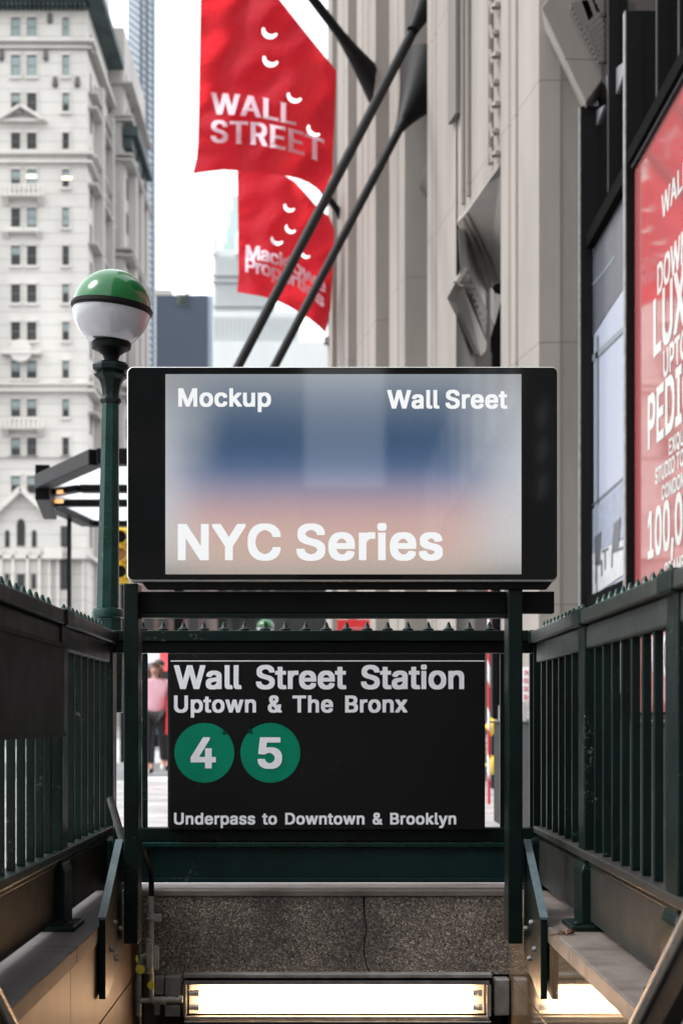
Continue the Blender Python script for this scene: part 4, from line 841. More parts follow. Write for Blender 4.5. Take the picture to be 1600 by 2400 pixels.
# distant wing closing the tower
b = MB(); b.box(X(768, 60), X(905, 60), 60, 66, 0, 75); b.build('rear_wing', 'grey_stone', tw)
b = MB()
for z in (15.2, 14.3): b.box(X(766, 60)-.1, X(880, 60), 59.7, 60, z, z+.25)
b.build('string_course', 'limedark', tw)
# ================================================================ BLACK SHOPFRONT
XW = 2.6
sf = thing('shopfront', 'black metal shopfront bay with tall fins at the right edge', 'shopfront', (XW, 13, 0))
b = MB(); b.box(XW+.10, XW+.4, 7.5, 16.35, 0, 9.5); b.build('wall_panel', 'blackmat', sf)
for Yn, w0 in ((16.15, 1357), (13.98, 1463)):
    xa = X(w0, Yn); zt_ = 6.72
    b = MB(); b.box(xa+.012, XW+.09, Yn, Yn+.10, 0, zt_); f_ = b.build('fin', 'black', sf, bevel=.004)
    b = MB(); b.box(xa, xa+.011, Yn-.004, Yn+.08, 0, zt_); b.build('fin_edge', 'galv', f_)
for z0_, z1_, yy in ((5.32, 5.46, (14.1, 16.1)), (5.40, 5.52, (8, 13.9)), (1.72, 1.95, (14.1, 16.1))):
    b = MB(); b.box(XW-.06, XW+.09, yy[0], yy[1], z0_, z1_); b.build('transom', 'blackmat', sf, bevel=.004)
for Yn in (15.1, 12.9, 12.1, 11.2):
    b = MB(); b.box(XW-.02, XW+.09, Yn-.035, Yn+.035, 5.55, 9.4); b.build('mullion', 'black', sf, bevel=.004)
b = MB(); b.box(XW+.07, XW+.095, 8, 16.1, 5.55, 9.4); b.build('transom_glass', 'blackglass', sf)
for pts in ([(1420, 178), (1462, 144), (1462, 168), (1424, 275)], [(1392, 262), (1415, 246), (1388, 318)],):
    q = [onX(px, py, XW+.05) for px, py in pts]; MB().prism(q, (.02, 0, 0)).build('glass_reflection', 'galv_dark', sf)  # grey slivers shaped as reflections in the dark glass
b = MB(); b.box(XW-.01, XW+.09, 14.1, 16.1, 1.0, 1.70); b.build('low_panel', 'galv', sf)
b = MB(); b.box(XW-.02, XW+.09, 7.5, 13.9, 0, .80); b.build('stall_riser', 'black', sf, bevel=.005)
b = MB(); b.box(XW-.03, XW-.02, 7.5, 13.9, .74, .755); b.build('riser_trim', 'galv', sf)
# terrace picture
def wpoly(b, pts, x): b.prism([onX(px, py, x) for px, py in pts], (.0015, 0, 0)); return b
P1 = thing('terrace_poster', 'tall glossy picture of chairs on a terrace under a lavender sky in the shopfront', 'poster', (XW, 15.2, 1.96))
b = MB(); b.box(XW+.02, XW+.05, 14.1, 16.12, 1.955, 5.31); b.build('poster_board', 'pic_sky', P1)
def pw(nm, mm, lst, x):
    b = MB()
    for pts in lst: wpoly(b, pts, x)
    return b.build(nm, mm, P1)
pw('picture_ceiling', 'pic_ceiling', [[(1381, 560), (1464, 440), (1464, 668), (1420, 735), (1394, 778), (1381, 806)]], XW+.014)
pw('picture_beam', 'pic_grey', [[(1383, 836), (1395, 826), (1462, 762), (1462, 775), (1395, 842), (1383, 852)], [(1394, 790), (1400, 784), (1400, 1388), (1394, 1392)], [(1384, 668), (1412, 636), (1440, 596), (1440, 604), (1412, 641), (1384, 673)]], XW+.010)
pw('picture_sea', 'pic_sea', [[(1383, 1196), (1400, 1186), (1462, 1130), (1462, 1260), (1383, 1300)]], XW+.012)
pw('picture_deck', 'pic_deck', [[(1383, 1300), (1462, 1262), (1462, 1345), (1383, 1400)]], XW+.011)
pw('picture_chairs', 'pic_dark', [[(1392, 1260), (1407, 1245), (1405, 1312), (1393, 1325)], [(1437, 1228), (1453, 1212), (1448, 1282), (1432, 1292)],
   [(1394, 1318), (1410, 1312), (1410, 1350), (1407, 1350), (1407, 1322), (1396, 1328), (1396, 1366), (1393, 1366)],
   [(1432, 1290), (1460, 1280), (1460, 1286), (1434, 1297), (1434, 1330), (1431, 1330)], [(1409, 1290), (1424, 1283), (1424, 1288), (1418, 1292), (1418, 1335), (1415, 1336), (1415, 1294), (1409, 1296)],
   [(1383, 1185), (1462, 1115), (1462, 1119), (1383, 1190)]], XW+.007)
# red advertisement
P2 = thing('red_poster', 'large glossy red condominium poster with white condensed capitals at the right edge', 'poster', (XW, 12, .82))
b = MB(); b.box(XW+.0, XW+.05, 7.6, 13.9, .82, 5.36); b.build('poster_board', 'poster_red', P2)
b = MB(); b.box(XW-.03, XW+.05, 7.6, 13.9, 5.361, 5.395); b.build('poster_frame', 'black', P2)
xl = XW-.003
def wtext(s, px0, top, base, adv, left=None):
    # cap height from the photograph at px0; text runs towards the camera along -y
    p0, p1 = onX(px0, top, xl), onX(px0, base, xl); h = p0[2]-p1[2]
    V, Fc = layout(s, GL, .35, -.02)
    xmax = sum((GL[c][0] if c != ' ' else .35) for c in s)
    b = MB(); b.v = [(xl, p0[1]-u*xmax*h*adv, p1[2]+v*h) for u, v in V]; b.f = Fc
    return b.build('lettering', 'poster_white', P2, fix=False)
wtext('WALL STREET', 1549, 460, 516, 1.25)
wtext('DOWNTOWN', 1539, 622, 694, 1.0)
wtext('LUXURY', 1530, 705, 840, .92)
wtext('UPTOWN', 1553, 824, 888, 1.0)
wtext('PEDIGREE', 1517, 930, 1056, .86)
wtext('EXQUISITE', 1566, 1030, 1068, 1.1)
wtext('STUDIO TO 4-BEDROOM', 1534, 1100, 1137, 1.05)
wtext('CONDOMINIUMS', 1549, 1140, 1174, 1.15)
wtext('100,000 SQ FT', 1517, 1202, 1312, .85)
wtext('OF AMENITIES', 1556, 1320, 1356, 1.1)
wtext('CC', 1527, 1492, 1588, 1.05)
bb = MB(); bb.box(1.28, 1.34, 3.0, 12.5, 0, .735); bb.box(1.25, 1.37, 3.0, 12.5, .735, .75)
tag(bb.build('barrier', 'black', None, bevel=.005, loc=(1.3, 8, 0)), 'low black barrier running along the pavement behind the right railing', 'barrier')
t = thing('utility_cabinet', 'black street cabinet behind the right railing below the grey pier', 'cabinet', (X(1320, 13), 13, 0))
MB().box(X(1270, 13), X(1372, 13), 13, 13.5, 0, Z(1484, 13)).build('cabinet_body', 'black', t, bevel=.01)
MB().box(X(1280, 13), X(1318, 13), 12.985, 12.999, .15, Z(1500, 13)).build('cabinet_door', 'darkpaint', t, bevel=.003)
MB().box(X(1324, 13), X(1362, 13), 12.985, 12.999, .15, Z(1500, 13)).build('cabinet_door', 'darkpaint', t, bevel=.003)
# ================================================================ FIRE CONNECTIONS + SMALL SIGNS
def conn(px, py, Y, label, cap='yellow', group='capped fire hose connections on the pier'):
    c = at(px, py, Y); t = thing('hose_connection', label, 'fire connection', c, group)
    r = .075
    b = MB(); b.lathe([(r*.8, .30), (r*.8, .06), (r, .05), (r, .02)], c, 22, axis='X'); b.build('pipe_body', 'galv', t, smooth=True)
    if cap: 
        b = MB(); b.lathe([(r*1.05, .02), (r*1.12, 0), (r*1.05, -.03), (r*.5, -.05), (r*.25, -.06), (r*.2, -.09), (0, -.09)], c, 22, axis='X')
        for q in (-1, 1): b.box(c[0]-.04, c[0]-.0, c[1]-.02, c[1]+.02, c[2]+q*r*1.02-.02, c[2]+q*r*1.02+.02)
        b.build('cap', cap, t, smooth=True)
    return t
Yv = 17.0
conn(1152, 1703, Yv, 'yellow capped hose outlet beside the station sign, upper one')
conn(1156, 1793, Yv, 'yellow capped hose outlet beside the station sign, lower one')
conn(1180, 1705, 17.9, 'yellow capped hose outlet half hidden by the right sign post')
conn(1241, 1708, 16.6, 'grey steel hose outlet right of the sign post, upper one', 'galv', 'grey hose outlets right of the sign post')
conn(1241, 1808, 16.6, 'grey steel hose outlet right of the sign post, lower one', 'galv', 'grey hose outlets right of the sign post')
def chain(pts, Y, label):
    b = MB(); P = [Vector(at(*p, Y)) for p in pts]
    d = 0; seg = []
    for a, c in zip(P, P[1:]):
        n = max(2, int((c-a).length/.028))
        seg += [a.lerp(c, k/n) for k in range(n)]
    for i, p in enumerate(seg):
        q = seg[min(i+1, len(seg)-1)]; m_ = (p+q)/2
        b.bar(p, p+(q-p)*1.2 if (q-p).length > 0 else p+Vector((0, 0, .01)), .020 if i % 2 else .007, .007 if i % 2 else .020, up=(0, 1, .1))
    tag(b.build('chain', 'alu', None, loc=P[0]), label, 'chain')
chain([(1140, 1722), (1141, 1780), (1143, 1850), (1150, 1885), (1157, 1893), (1163, 1880), (1164, 1865)], Yv-.1, 'long steel chain looping down under the yellow capped hose outlets')
chain([(1177, 1722), (1178, 1790), (1177, 1850), (1179, 1880)], Yv-.05, 'short steel chain hanging on the granite base near the right post')
t = thing('striped_post', 'thin red and white striped post behind the station sign right edge', 'post', (X(1145, 15), 15, 0))
b = MB(); b.lathe([(.013, 0), (.013, 3.2)], (X(1145, 15), 15, 0), 14); b.build('post_shaft', 'barber', t, smooth=True)
t = thing('notice_plate', 'white wall notice with small red lettering right of the sign post', 'sign', at(1233, 1608, 16.2))
b = MB(); b.prism([at(1205, 1566, 16.2), at(1240, 1562, 16.2), at(1240, 1642, 16.2), at(1205, 1646, 16.2)], (0, .02, 0)); b.build('plate', 'white', t)
for k, s in enumerate(('ON', 'FIRE', 'DE', 'SEA')): flat_text('lettering', s, 1226 if k else 1228, 1238, 1571+19*k, 1583+19*k, 16.19, 'red', t)
b = MB(); b.box(X(1150, 18.5), X(1167, 18.5), 18.4, 18.6, 0, 4.2); tag(b.build('door_frame', 'black', None, bevel=.01, loc=(X(1158, 18.5), 18.5, 0)), 'tall black door frame beside the granite base and striped post', 'door frame')
# ================================================================ FLAG POLES + FLAGS
def pole(pts, r0, r1, label, cone=None):
    t = thing('flagpole', label, 'flagpole', pts[0], 'dark flagpoles on the limestone tower')
    b = MB(); b.tube(pts, r0, 14, r1); b.build('pole', 'polepaint', t, smooth=True)
    if cone:
        a, c, ra, rb = cone; a, c = Vector(a), Vector(c); n = 8
        path = [a.lerp(c, k/n) for k in range(n+1)]
        d = (c-a).normalized(); up = Vector((0, 0, 1)); s_ = d.cross(up).normalized(); w = s_.cross(d)
        b = MB()
        for k, p in enumerate(path):
            r = ra+(rb-ra)*(k/n)**1.25
            for q in range(12): b.v.append(tuple(p+s_*r*math.cos(2*PI*q/12)+w*r*math.sin(2*PI*q/12)))
        for k in range(n):
            for q in range(12): b.f.append((k*12+q, k*12+(q+1) % 12, (k+1)*12+(q+1) % 12, (k+1)*12+q))
        b.f.append(tuple(range(12))); b.f.append(tuple(n*12+q for q in reversed(range(12))))
        b.build('bracket', 'polepaint', t, smooth=True)
M['polepaint'] = mat('pole_paint', (.006, .0065, .007), rough=.5, spec=.15, var=.2, vscale=3)
pole([at(547, 880, 18), at(990, 30, 23.0)], .052, .070, 'long dark pole slanting up to the tower, passing in front of both red flags', (at(966, 72, 22.6), at(1030, -60, 23.2), .08, .36))
pole([at(632, 880, 19), at(945, 285, 22.9)], .050, .060, 'lower parallel dark pole slanting up to a flared bracket on the tower', (at(934, 304, 22.9), at(1012, 172, 23.4), .065, .50))
pole([at(700, -45, 25), at(862, 165, 26.4)], .07, .085, 'dark pole at the top leaning left out of the tower above the upper flag', (at(800, 85, 25.9), at(893, 215, 26.8), .085, .26))
pole([at(752, 440, 30), at(812, 522, 30.6)], .06, .07, 'short dark pole holding the lower red flag', (at(790, 492, 30.4), at(845, 578, 31), .07, .18))
def flag(label, outline, Y, holes, ripple, seed, texts):
    t = thing('flag', label, 'flag', at(*outline[0], Y), 'red flags over the street')
    rnd = random.Random(seed)
    hl = []
    for cx, cy, w, h, ang in holes:           # crescent wind slits
        P = []; n = 12
        for k in range(n+1):
            a = PI+PI*k/n; P.append((w/2*math.cos(a), -h*.95*math.sin(a)*1.0-h*.1))
        for k in range(n+1):
            a = -PI*k/n; P.append((w/2*.72*math.cos(a), h*.42*math.sin(-a)-h*.12))
        a = math.radians(ang); hl.append([(cx+x*math.cos(a)-y*math.sin(a), cy+x*math.sin(a)+y*math.cos(a)) for x, y in P])
    # densify the outline
    O = []
    for i in range(len(outline)):
        a, c = outline[i], outline[(i+1) % len(outline)]; n = max(1, int(math.dist(a, c)/9))
        O += [(a[0]+(c[0]-a[0])*k/n, a[1]+(c[1]-a[1])*k/n) for k in range(n)]
    xs = [p[0] for p in O]; ys = [p[1] for p in O]
    ex = []
    x = min(xs)+4
    while x < max(xs):
        y = min(ys)+4
        while y < max(ys):
            q = (x+rnd.uniform(-1, 1), y+rnd.uniform(-1, 1))
            if inside([O], q) and not any(inside([h], q) for h in hl) and min(math.dist(q, o) for o in O) > 4 and all(math.dist(q, p) > 3 for h in hl for p in h): ex.append(q)
            y += 9
        x += 9
    V, Fc = fill([O]+hl, ex)
    def P3(x, y, d=0):
        return Vector(at(x, y, Y+ripple(x, y)+d))
    b = MB(); b.v = [tuple(P3(x, y)) for x, y in V]; b.f = Fc
    b.build('cloth', 'flag', t, fix=False, smooth=True)
    for s, x0, x1, base, h, g, tr, sp in texts:
        LV, LF = layout(s, g, sp, tr)
        b = MB(); b.v = [tuple(P3(x0+u*(x1-x0), base(x0+u*(x1-x0))-v*h(u), -.07)) for u, v in LV]; b.f = LF
        b.build('lettering', 'flagtext', t, fix=False)
    return t
def interp(pts):
    def f(x):
        if x <= pts[0][0]: return pts[0][1]
        for (a, b1), (c, d) in zip(pts, pts[1:]):
            if x <= c:
                k = (x-a)/(c-a); return b1+(d-b1)*k
        return pts[-1][1]
    return f
def rip1(x, y): return .22*math.sin((x-470)/46+(y/240))+.10*math.sin(x/21+y/60)+.35*math.sin(max(0, y-300)/95)+.06*math.sin(y/17+x/40)
def rip2(x, y): return .20*math.sin((x-560)/38+y/200)+.08*math.sin(x/17+y/50)+.3*math.sin(max(0, y-610)/70)+.05*math.sin(y/13+x/30)
flag('upper red flag reading WALL STREET over the street', [(471, -60), (600, -60), (656, 0), (700, 56), (745, 112), (788, 165), (786, 240), (780, 360), (779, 405), (757, 456), (740, 440), (722, 428), (697, 418), (660, 410), (622, 406), (575, 402), (525, 398), (490, 402), (452, 407), (461, 370), (464, 330), (466, 240), (468, 120)], 25.5,
     [(632, 74, 38, 20, 24), (634, 140, 38, 20, 22), (690, 226, 36, 18, 24), (735, 305, 36, 16, 40)], rip1, 3,
     [('WALL', 493, 694, interp([(493, 267), (560, 270), (620, 277), (694, 294)]), lambda u: 51-4*u, FLR_, -.02, .3),
      ('STREET', 494, 759, interp([(494, 333), (600, 339), (650, 348), (700, 360), (759, 383)]), lambda u: 52+4*u, FLR_, -.02, .3)])
flag('lower red flag with bold rounded white lettering, partly behind the two slanting poles', [(556, 395), (640, 395), (690, 425), (715, 452), (748, 490), (772, 508), (783, 540), (779, 640), (775, 720), (763, 781), (748, 766), (726, 748), (700, 732), (676, 718), (645, 703), (610, 694), (556, 685), (559, 640), (558, 520)], 30,
     [(678, 485, 27, 14, 26), (681, 535, 27, 14, 32), (649, 562, 30, 15, 24), (716, 594, 26, 13, 40)], rip2, 5,
     [('Macklowe', 576, 763, interp([(576, 608), (620, 612), (660, 625), (700, 645), (763, 688)]), lambda u: 34-2*u, GL, -.10, .3),
      ('Properties', 575, 759, interp([(575, 637), (620, 645), (660, 658), (700, 676), (759, 722)]), lambda u: 34-2*u, GL, -.10, .3)])
# ================================================================ WHITE TERRACOTTA BUILDING
YB = 165.0
wb = thing('terracotta_building', 'tall white terracotta office building with gothic trim on the left', 'building', (X(60, YB), YB, 0))
k = YB/F
def zx0(px): return X(px, YB)
xL, xR = X(-420, YB), X(204, YB)
b = MB(); b.box(xL, xR, YB, YB+17, 0, Z(-400, YB)); b.build('wall', 'white_stone', wb)
# front windows: recessed dark panes with frames
rows = [(42, 46), (130, 50), (219, 44), (312, 40), (398, 42), (488, 46), (577, 46), (667, 44), (755, 44), (846, 42), (936, 42), (1026, 42), (1116, 42)]
def window(px0, px1, py0, h, bl):
    x0, x1, z1, z0 = X(px0, YB), X(px1, YB), Z(py0, YB), Z(py0+h, YB)
    b = MB(); b.box(x0-.12, x0, YB-.16, YB, z0-.1, z1+.2); b.box(x1, x1+.12, YB-.16, YB, z0-.1, z1+.2); b.box(x0-.12, x1+.12, YB-.2, YB, z1, z1+.22); b.box(x0-.2, x1+.2, YB-.3, YB, z0-.25, z0)
    w = b.build('window', 'white_stone', wb)
    b = MB(); b.box(x0, x1, YB-.03, YB-.01, z0, z1); b.build('pane', 'winglass', w)
    if bl > 0:
        b = MB(); b.box(x0+.06, x1-.06, YB-.05, YB-.03, z1-.15-(z1-z0)*bl, z1-.15); b.build('blind', 'blind', w)
    zm = (z0+z1)/2; b = MB(); b.box(x0, x1, YB-.07, YB-.05, zm-.05, zm+.05); b.build('sash_bar', 'limedark', w)
rn = random.Random(4)
for r, (py, h) in enumerate(rows):
    for px0, px1 in ((-66, -43), (27, 49), (64, 87), (147, 163)):
        window(px0, px1, py, h, .92 if r < 2 else rn.choice([0, 0, .35, .5, .8]) if r < 8 else rn.choice([0, .4, .5]))
for (px, py) in ((75, 414), (158, 418)):
    MB().box(X(px-11, YB), X(px+11, YB), YB-.09, YB-.06, Z(py+4, YB), Z(py-4, YB)).build('lit_ceiling', 'lamp_warm', wb)
def ledge(py, h, pr=.5, x0=-420, x1=206, nm='ledge', side=True):
    b = MB(); b.box(X(x0, YB), X(x1, YB), YB-pr, YB, Z(py+h, YB), Z(py, YB))
    if side: b.box(X(x1, YB)-.01, X(x1, YB)+pr, YB-pr, YB+16.5, Z(py+h, YB), Z(py, YB))
    return b.build(nm, 'white_stone', wb)
for py, h, pr in ((96, 6, .7), (112, 4, .4), (357, 8, .6), (379, 5, .5), (898, 5, .5), (914, 6, .8), (1302, 8, .5), (1070, 3, .3)): ledge(py, h, pr)
for px in (-25, 118): MB().plan([(X(px-14, YB), YB), (X(px-9, YB), YB-.6), (X(px+9, YB), YB-.6), (X(px+14, YB), YB)], 0, Z(115, YB)).build('pilaster', 'white_stone', wb) if px < 0 else None
def balcony(py, h, x0=8, x1=106):
    b = MB(); b.box(X(x0, YB), X(x1, YB), YB-1.3, YB, Z(py+h, YB), Z(py+h-4, YB)); b.box(X(x0, YB), X(x1, YB), YB-1.3, YB-1.15, Z(py+4, YB), Z(py, YB))
    n = 9
    for i in range(n+1):
        x = X(x0+(x1-x0)*i/n, YB); b.box(x-.12, x+.12, YB-1.3, YB-1.1, Z(py+h-4, YB), Z(py+4, YB))
    for xx in (x0+8, x1-8): b.prism([(X(xx, YB)-.3, YB, Z(py+h, YB)), (X(xx, YB)-.3, YB-1.1, Z(py+h, YB)), (X(xx, YB)-.3, YB, Z(py+h+16, YB))], (.6, 0, 0))
    return b.build('balcony', 'white_stone', wb)
balcony(440, 28); balcony(984, 26); 
b = MB(); b.box(X(10, YB), X(100, YB), YB-.9, YB, Z(549, YB), Z(543, YB))
for xx in (16, 94): b.prism([(X(xx, YB)-.3, YB, Z(549, YB)), (X(xx, YB)-.3, YB-.8, Z(549, YB)), (X(xx, YB)-.3, YB, Z(562, YB))], (.6, 0, 0))
b.build('hood', 'white_stone', wb)
def gable(px, py, w, h, th, Yq=None, nm='gable'):
    b = MB(); 
    for s_ in (-1, 1):
        a = (X(px, YB), YB-.6, Z(py, YB)); c = (X(px+s_*w, YB), YB-.6, Z(py+h, YB)); b.bar(a, c, 1.1, th*k)
    return b.build(nm, 'white_stone', wb)
gable(53, 255, 52, 32, 7, nm='pediment'); gable(53, 1148, 66, 62, 12)
MB().box(X(0, YB), X(112, YB), YB-.8, YB, Z(290, YB), Z(284, YB)).build('pediment_base', 'white_stone', wb)
b = MB(); b.box(X(6, YB), X(100, YB), YB-1.1, YB, Z(834, YB), Z(826, YB))
b.lathe([(0, YB-1.0), (26*k, YB-1.0), (26*k, YB-.1)], (X(53, YB), 0, Z(826, YB)), 24, axis='Y'); b.build('pediment_base', 'white_stone', wb)
for px, w, top, bot in ((18, 5.5, 1242, 1282), (50, 9.5, 1216, 1280), (81, 5.5, 1242, 1282)):
    P = [(X(px-w, YB), Z(bot, YB)), (X(px+w, YB), Z(bot, YB))]+[(X(px+w*math.cos(a), YB), Z(top+w*1.3-w*1.3*math.sin(a), YB)) for a in [PI*i/10 for i in range(11)]]
    MB().prism([(x, YB-.08, z) for x, z in P], (0, .06, 0)).build('arched_window', 'winglass', wb)
for px, w, y0, y1 in ((18, 5, 1345, 1368), (50, 9, 1345, 1385), (80, 5, 1345, 1380), (18, 5, 1420, 1480), (50, 9, 1420, 1480), (151, 8, 1233, 1282), (151, 8, 1300, 1382)):
    MB().box(X(px-w, YB), X(px+w, YB), YB-.08, YB-.02, Z(y1, YB), Z(y0, YB)).build('window', 'winglass', wb)
b = MB()
for px in (5, 33, 67, 95, 118, 138, 168, 196): b.box(X(px-3, YB), X(px+3, YB), YB-.5, YB, 0, Z(1290, YB))
b.build('buttress', 'white_stone', wb)
b = MB(); b.box(X(108, YB), X(150, YB), YB-1.2, YB, Z(1312, YB), Z(1284, YB)); b.box(X(165, YB), X(205, YB), YB-1.2, YB, Z(1312, YB), Z(1290, YB)); b.build('bay', 'white_stone', wb)
b = MB(); b.box(xL, X(210, YB), YB-1.8, YB, Z(16, YB), Z(-4, YB))
for i in range(26): x = X(-60+i*10.5, YB); b.box(x-.12, x+.12, YB-1.5, YB-.1, Z(26, YB), Z(16, YB))
b.box(X(204, YB), X(204, YB)+1.8, YB-1.8, YB+16, Z(16, YB), Z(-4, YB)); b.build('cornice', 'copper', wb)
for px, py in ((118, 45), (108, 132), (5, 132), (130, 194), (182, 194)):
    MB().lathe([(0, -.6), (.30, -.3), (.22, .5), (0, .6)], (X(px, YB), YB-.1, Z(py, YB)), 8).build('ornament', 'limedark', wb)
# stepped side wings, in grey stone that paints in their weaker light
Ya = 182.0
b = MB(); b.box(X(204, YB)-.5, X(252, Ya), YB+4, Ya+2, 0, Z(-200, YB)); b.build('side_wing', 'grey_stone', wb)
b = MB(); b.box(X(240, Ya), X(291, Ya), Ya, Ya+22, 0, Z(64, Ya)); b.box(X(258, Ya), X(287, Ya), Ya-.5, Ya, 0, Z(72, Ya)); b.build('side_tower', 'grey_stone', wb)
b = MB(); b.box(X(291, Ya)-.1, X(291, Ya)+1.6, Ya-.6, Ya+15, Z(300, Ya)-1.0, Z(300, Ya)); b.box(X(291, Ya)-.1, X(291, Ya)+.9, Ya-.3, Ya+15, Z(300, Ya)-2.2, Z(300, Ya)-1.01); b.build('cornice', 'copper', wb)
b = MB()
for py in (198, 275, 284, 365, 377, 585, 600, 905, 925): b.box(X(252, Ya), X(292, Ya)+1.0, Ya-1.0, Ya+20, Z(py+5, Ya), Z(py, Ya))
for py in (110, 205, 240, 355, 420, 560, 640, 900, 960): b.box(X(204, YB), X(204, YB)+.9, YB+1, YB+16, Z(py+5, YB), Z(py, YB))
b.build('string_course', 'grey_stone', wb)
for j in range(5):
    for i in range(14):
        y = YB+2.2+j*3.1; z = Z(60, YB)-i*3.8
        b = MB(); b.box(X(204, YB)-.02, X(204, YB)+.06, y, y+1.0, z-2.1, z); b.build('window', 'winglass', wb)
for j in range(4):
    for i in range(13):
        y = Ya+2+j*4.6; z = Z(330, Ya)+8-i*3.8
        b = MB(); b.box(X(291, Ya)-.02, X(291, Ya)+.08, y, y+1.4, z-2.2, z); b.build('window', 'winglass', wb)
b = MB()
for j in (1, 3): b.box(X(204, YB), X(204, YB)+1.0, YB+1+j*4, YB+2.2+j*4, 0, Z(160, YB))
for j in range(3): b.box(X(291, Ya), X(291, Ya)+.9, Ya+4+j*6, Ya+5.6+j*6, 0, Z(300, Ya))
b.build('bay', 'grey_stone', wb)
# ================================================================ FURTHER TOWERS
gt = thing('glass_tower', 'slender pale blue glass tower behind the white building', 'building', (X(345, 300), 300, 0))
b = MB(); b.box(X(300, 300), X(361, 300), 300, 304, 0, 170); b.build('curtain_wall', 'towerglass', gt)
b = MB()
for px in (331, 344.5, 360): b.box(X(px, 300)-.15, X(px, 300)+.15, 299.7, 300, 0, 170)
b.build('mullion', 'slate', gt)
st = thing('slate_building', 'dark slate blue block with roof planting left of the flags', 'building', (X(430, 230), 230, 0))
b = MB(); b.prism([(X(366, 230), 230, 0), (X(484, 230), 230, 0), (X(486, 230), 230, Z(692, 230)), (X(366, 230), 230, Z(692, 230))], (0, 2, 0)); b.build('front_wall', 'slate', st)
b = MB(); b.box(X(486, 230)+.02, X(498, 230), 230.5, 232, 0, Z(690, 230)); b.build('side_wall', 'slate_side', st)
b = MB(); b.box(X(364, 230), X(402, 230), 230, 240, Z(692, 230), Z(679, 230)); b.build('parapet', 'grey_stone', st)
b = MB()
for i in range(260):
    c = Vector((X(430+rn.uniform(-15, 15), 230), 230+rn.uniform(-.6, 2), Z(702+rn.uniform(-14, 16), 230))); s_ = rn.uniform(.15, .4)
    b.poly([tuple(c+Vector((rn.uniform(-s_, s_), rn.uniform(-s_, s_), rn.uniform(-s_, s_)))) for _ in range(3)])
tag(b.build('roof_shrub', 'leaf', None, fix=False, loc=(X(430, 230), 230, Z(710, 230))), 'green shrub growing on the roof of the slate blue block', 'shrub')
ww = thing('gothic_skyscraper', 'pale hazy gothic skyscraper with green stepped crown beyond the flags', 'building', (X(560, 420), 420, 0))
def tier(x0, x1, top, Y, m, nm, d=14): return MB().box(X(x0, Y), X(x1, Y), Y, Y+d*(1), 0 if m == 'pale' else Z(top+80, Y), Z(top, Y)).build(nm, m, ww)
tier(500, 640, 586, 420, 'pale', 'shaft', 22); tier(490, 700, 730, 418, 'pale', 'lower_block', 30); tier(496, 770, 800, 414, 'pale', 'lower_block', 36)
YW = 421
b = MB(); cxw = X(572, YW)
for (hw, top, bot) in ((52, 562, 590), (44, 524, 562), (36, 486, 524), (30, 452, 486)): b.plan([(cxw-hw*YW/F, YW+2), (cxw+hw*YW/F, YW+2), (cxw+hw*YW/F, YW+12), (cxw-hw*YW/F, YW+12)], Z(bot, YW), Z(top, YW))
b.lathe([(27*YW/F, Z(452, YW)), (4*YW/F, Z(390, YW)), (0, Z(330, YW))], (cxw, YW+7, 0), 4, rot=PI/4); b.build('crown', 'paleg', ww)
b = MB()
for px in (503, 560, 600, 638): b.lathe([(.9, Z(600, YW)), (.9, Z(560, YW)), (0, Z(540, YW))], (X(px, YW), YW-1, 0), 8)
b.build('pinnacle', 'pale', ww)
b = MB()
for px in range(506, 640, 9): b.box(X(px, 419.6), X(px+2.6, 419.6), 419.6, 420, 30, Z(600, 420))
for px in range(500, 700, 10): b.box(X(px, 417.6), X(px+2.8, 417.6), 417.6, 418, 10, Z(742, 418))
for py in (645, 660, 716): b.box(X(496, 419), X(645, 419), 419, 420, Z(py+3, 420), Z(py, 420))
b.build('window_strip', 'pale_shade', ww)
# ================================================================ STREET LEVEL BACKGROUND
def block(nm, label, px0, px1, top, Y, m, d=12, strips=None, sm='winglass'):
    t = thing(nm, label, 'building', (X((px0+px1)/2, Y), Y, 0))
    MB().box(X(px0, Y), X(px1, Y), Y, Y+d, 0, Z(top, Y)).build('wall', m, t)
    n = max(2, int((px1-px0)/34))
    for i in range(n):
        a = px0+(px1-px0)*(i+.2)/n; c = px0+(px1-px0)*(i+.8)/n
        for (za, zb2) in ((.3, 3.4), (4.2, 6.4), (7.6, 9.8)):
            if zb2 < Z(top, Y)-.3:
                w = MB().box(X(a, Y), X(c, Y), Y-.12, Y-.01, za, zb2).build('window', sm, t)
                MB().box(X(a, Y)-.1, X(c, Y)+.1, Y-.3, Y, zb2+.001, zb2+.22).build('lintel', 'greywall', w)
    return t
block('low_building', 'brown brick street building seen low between screen frame and spikes', 330, 470, 1180, 75, 'brownwall')
block('low_building', 'grey street building seen through the slot below the screen, centre', 470, 640, 1120, 90, 'greywall')
block('low_building', 'dark shopfront building left of the small red banner', 640, 765, 1150, 70, 'darkwall')
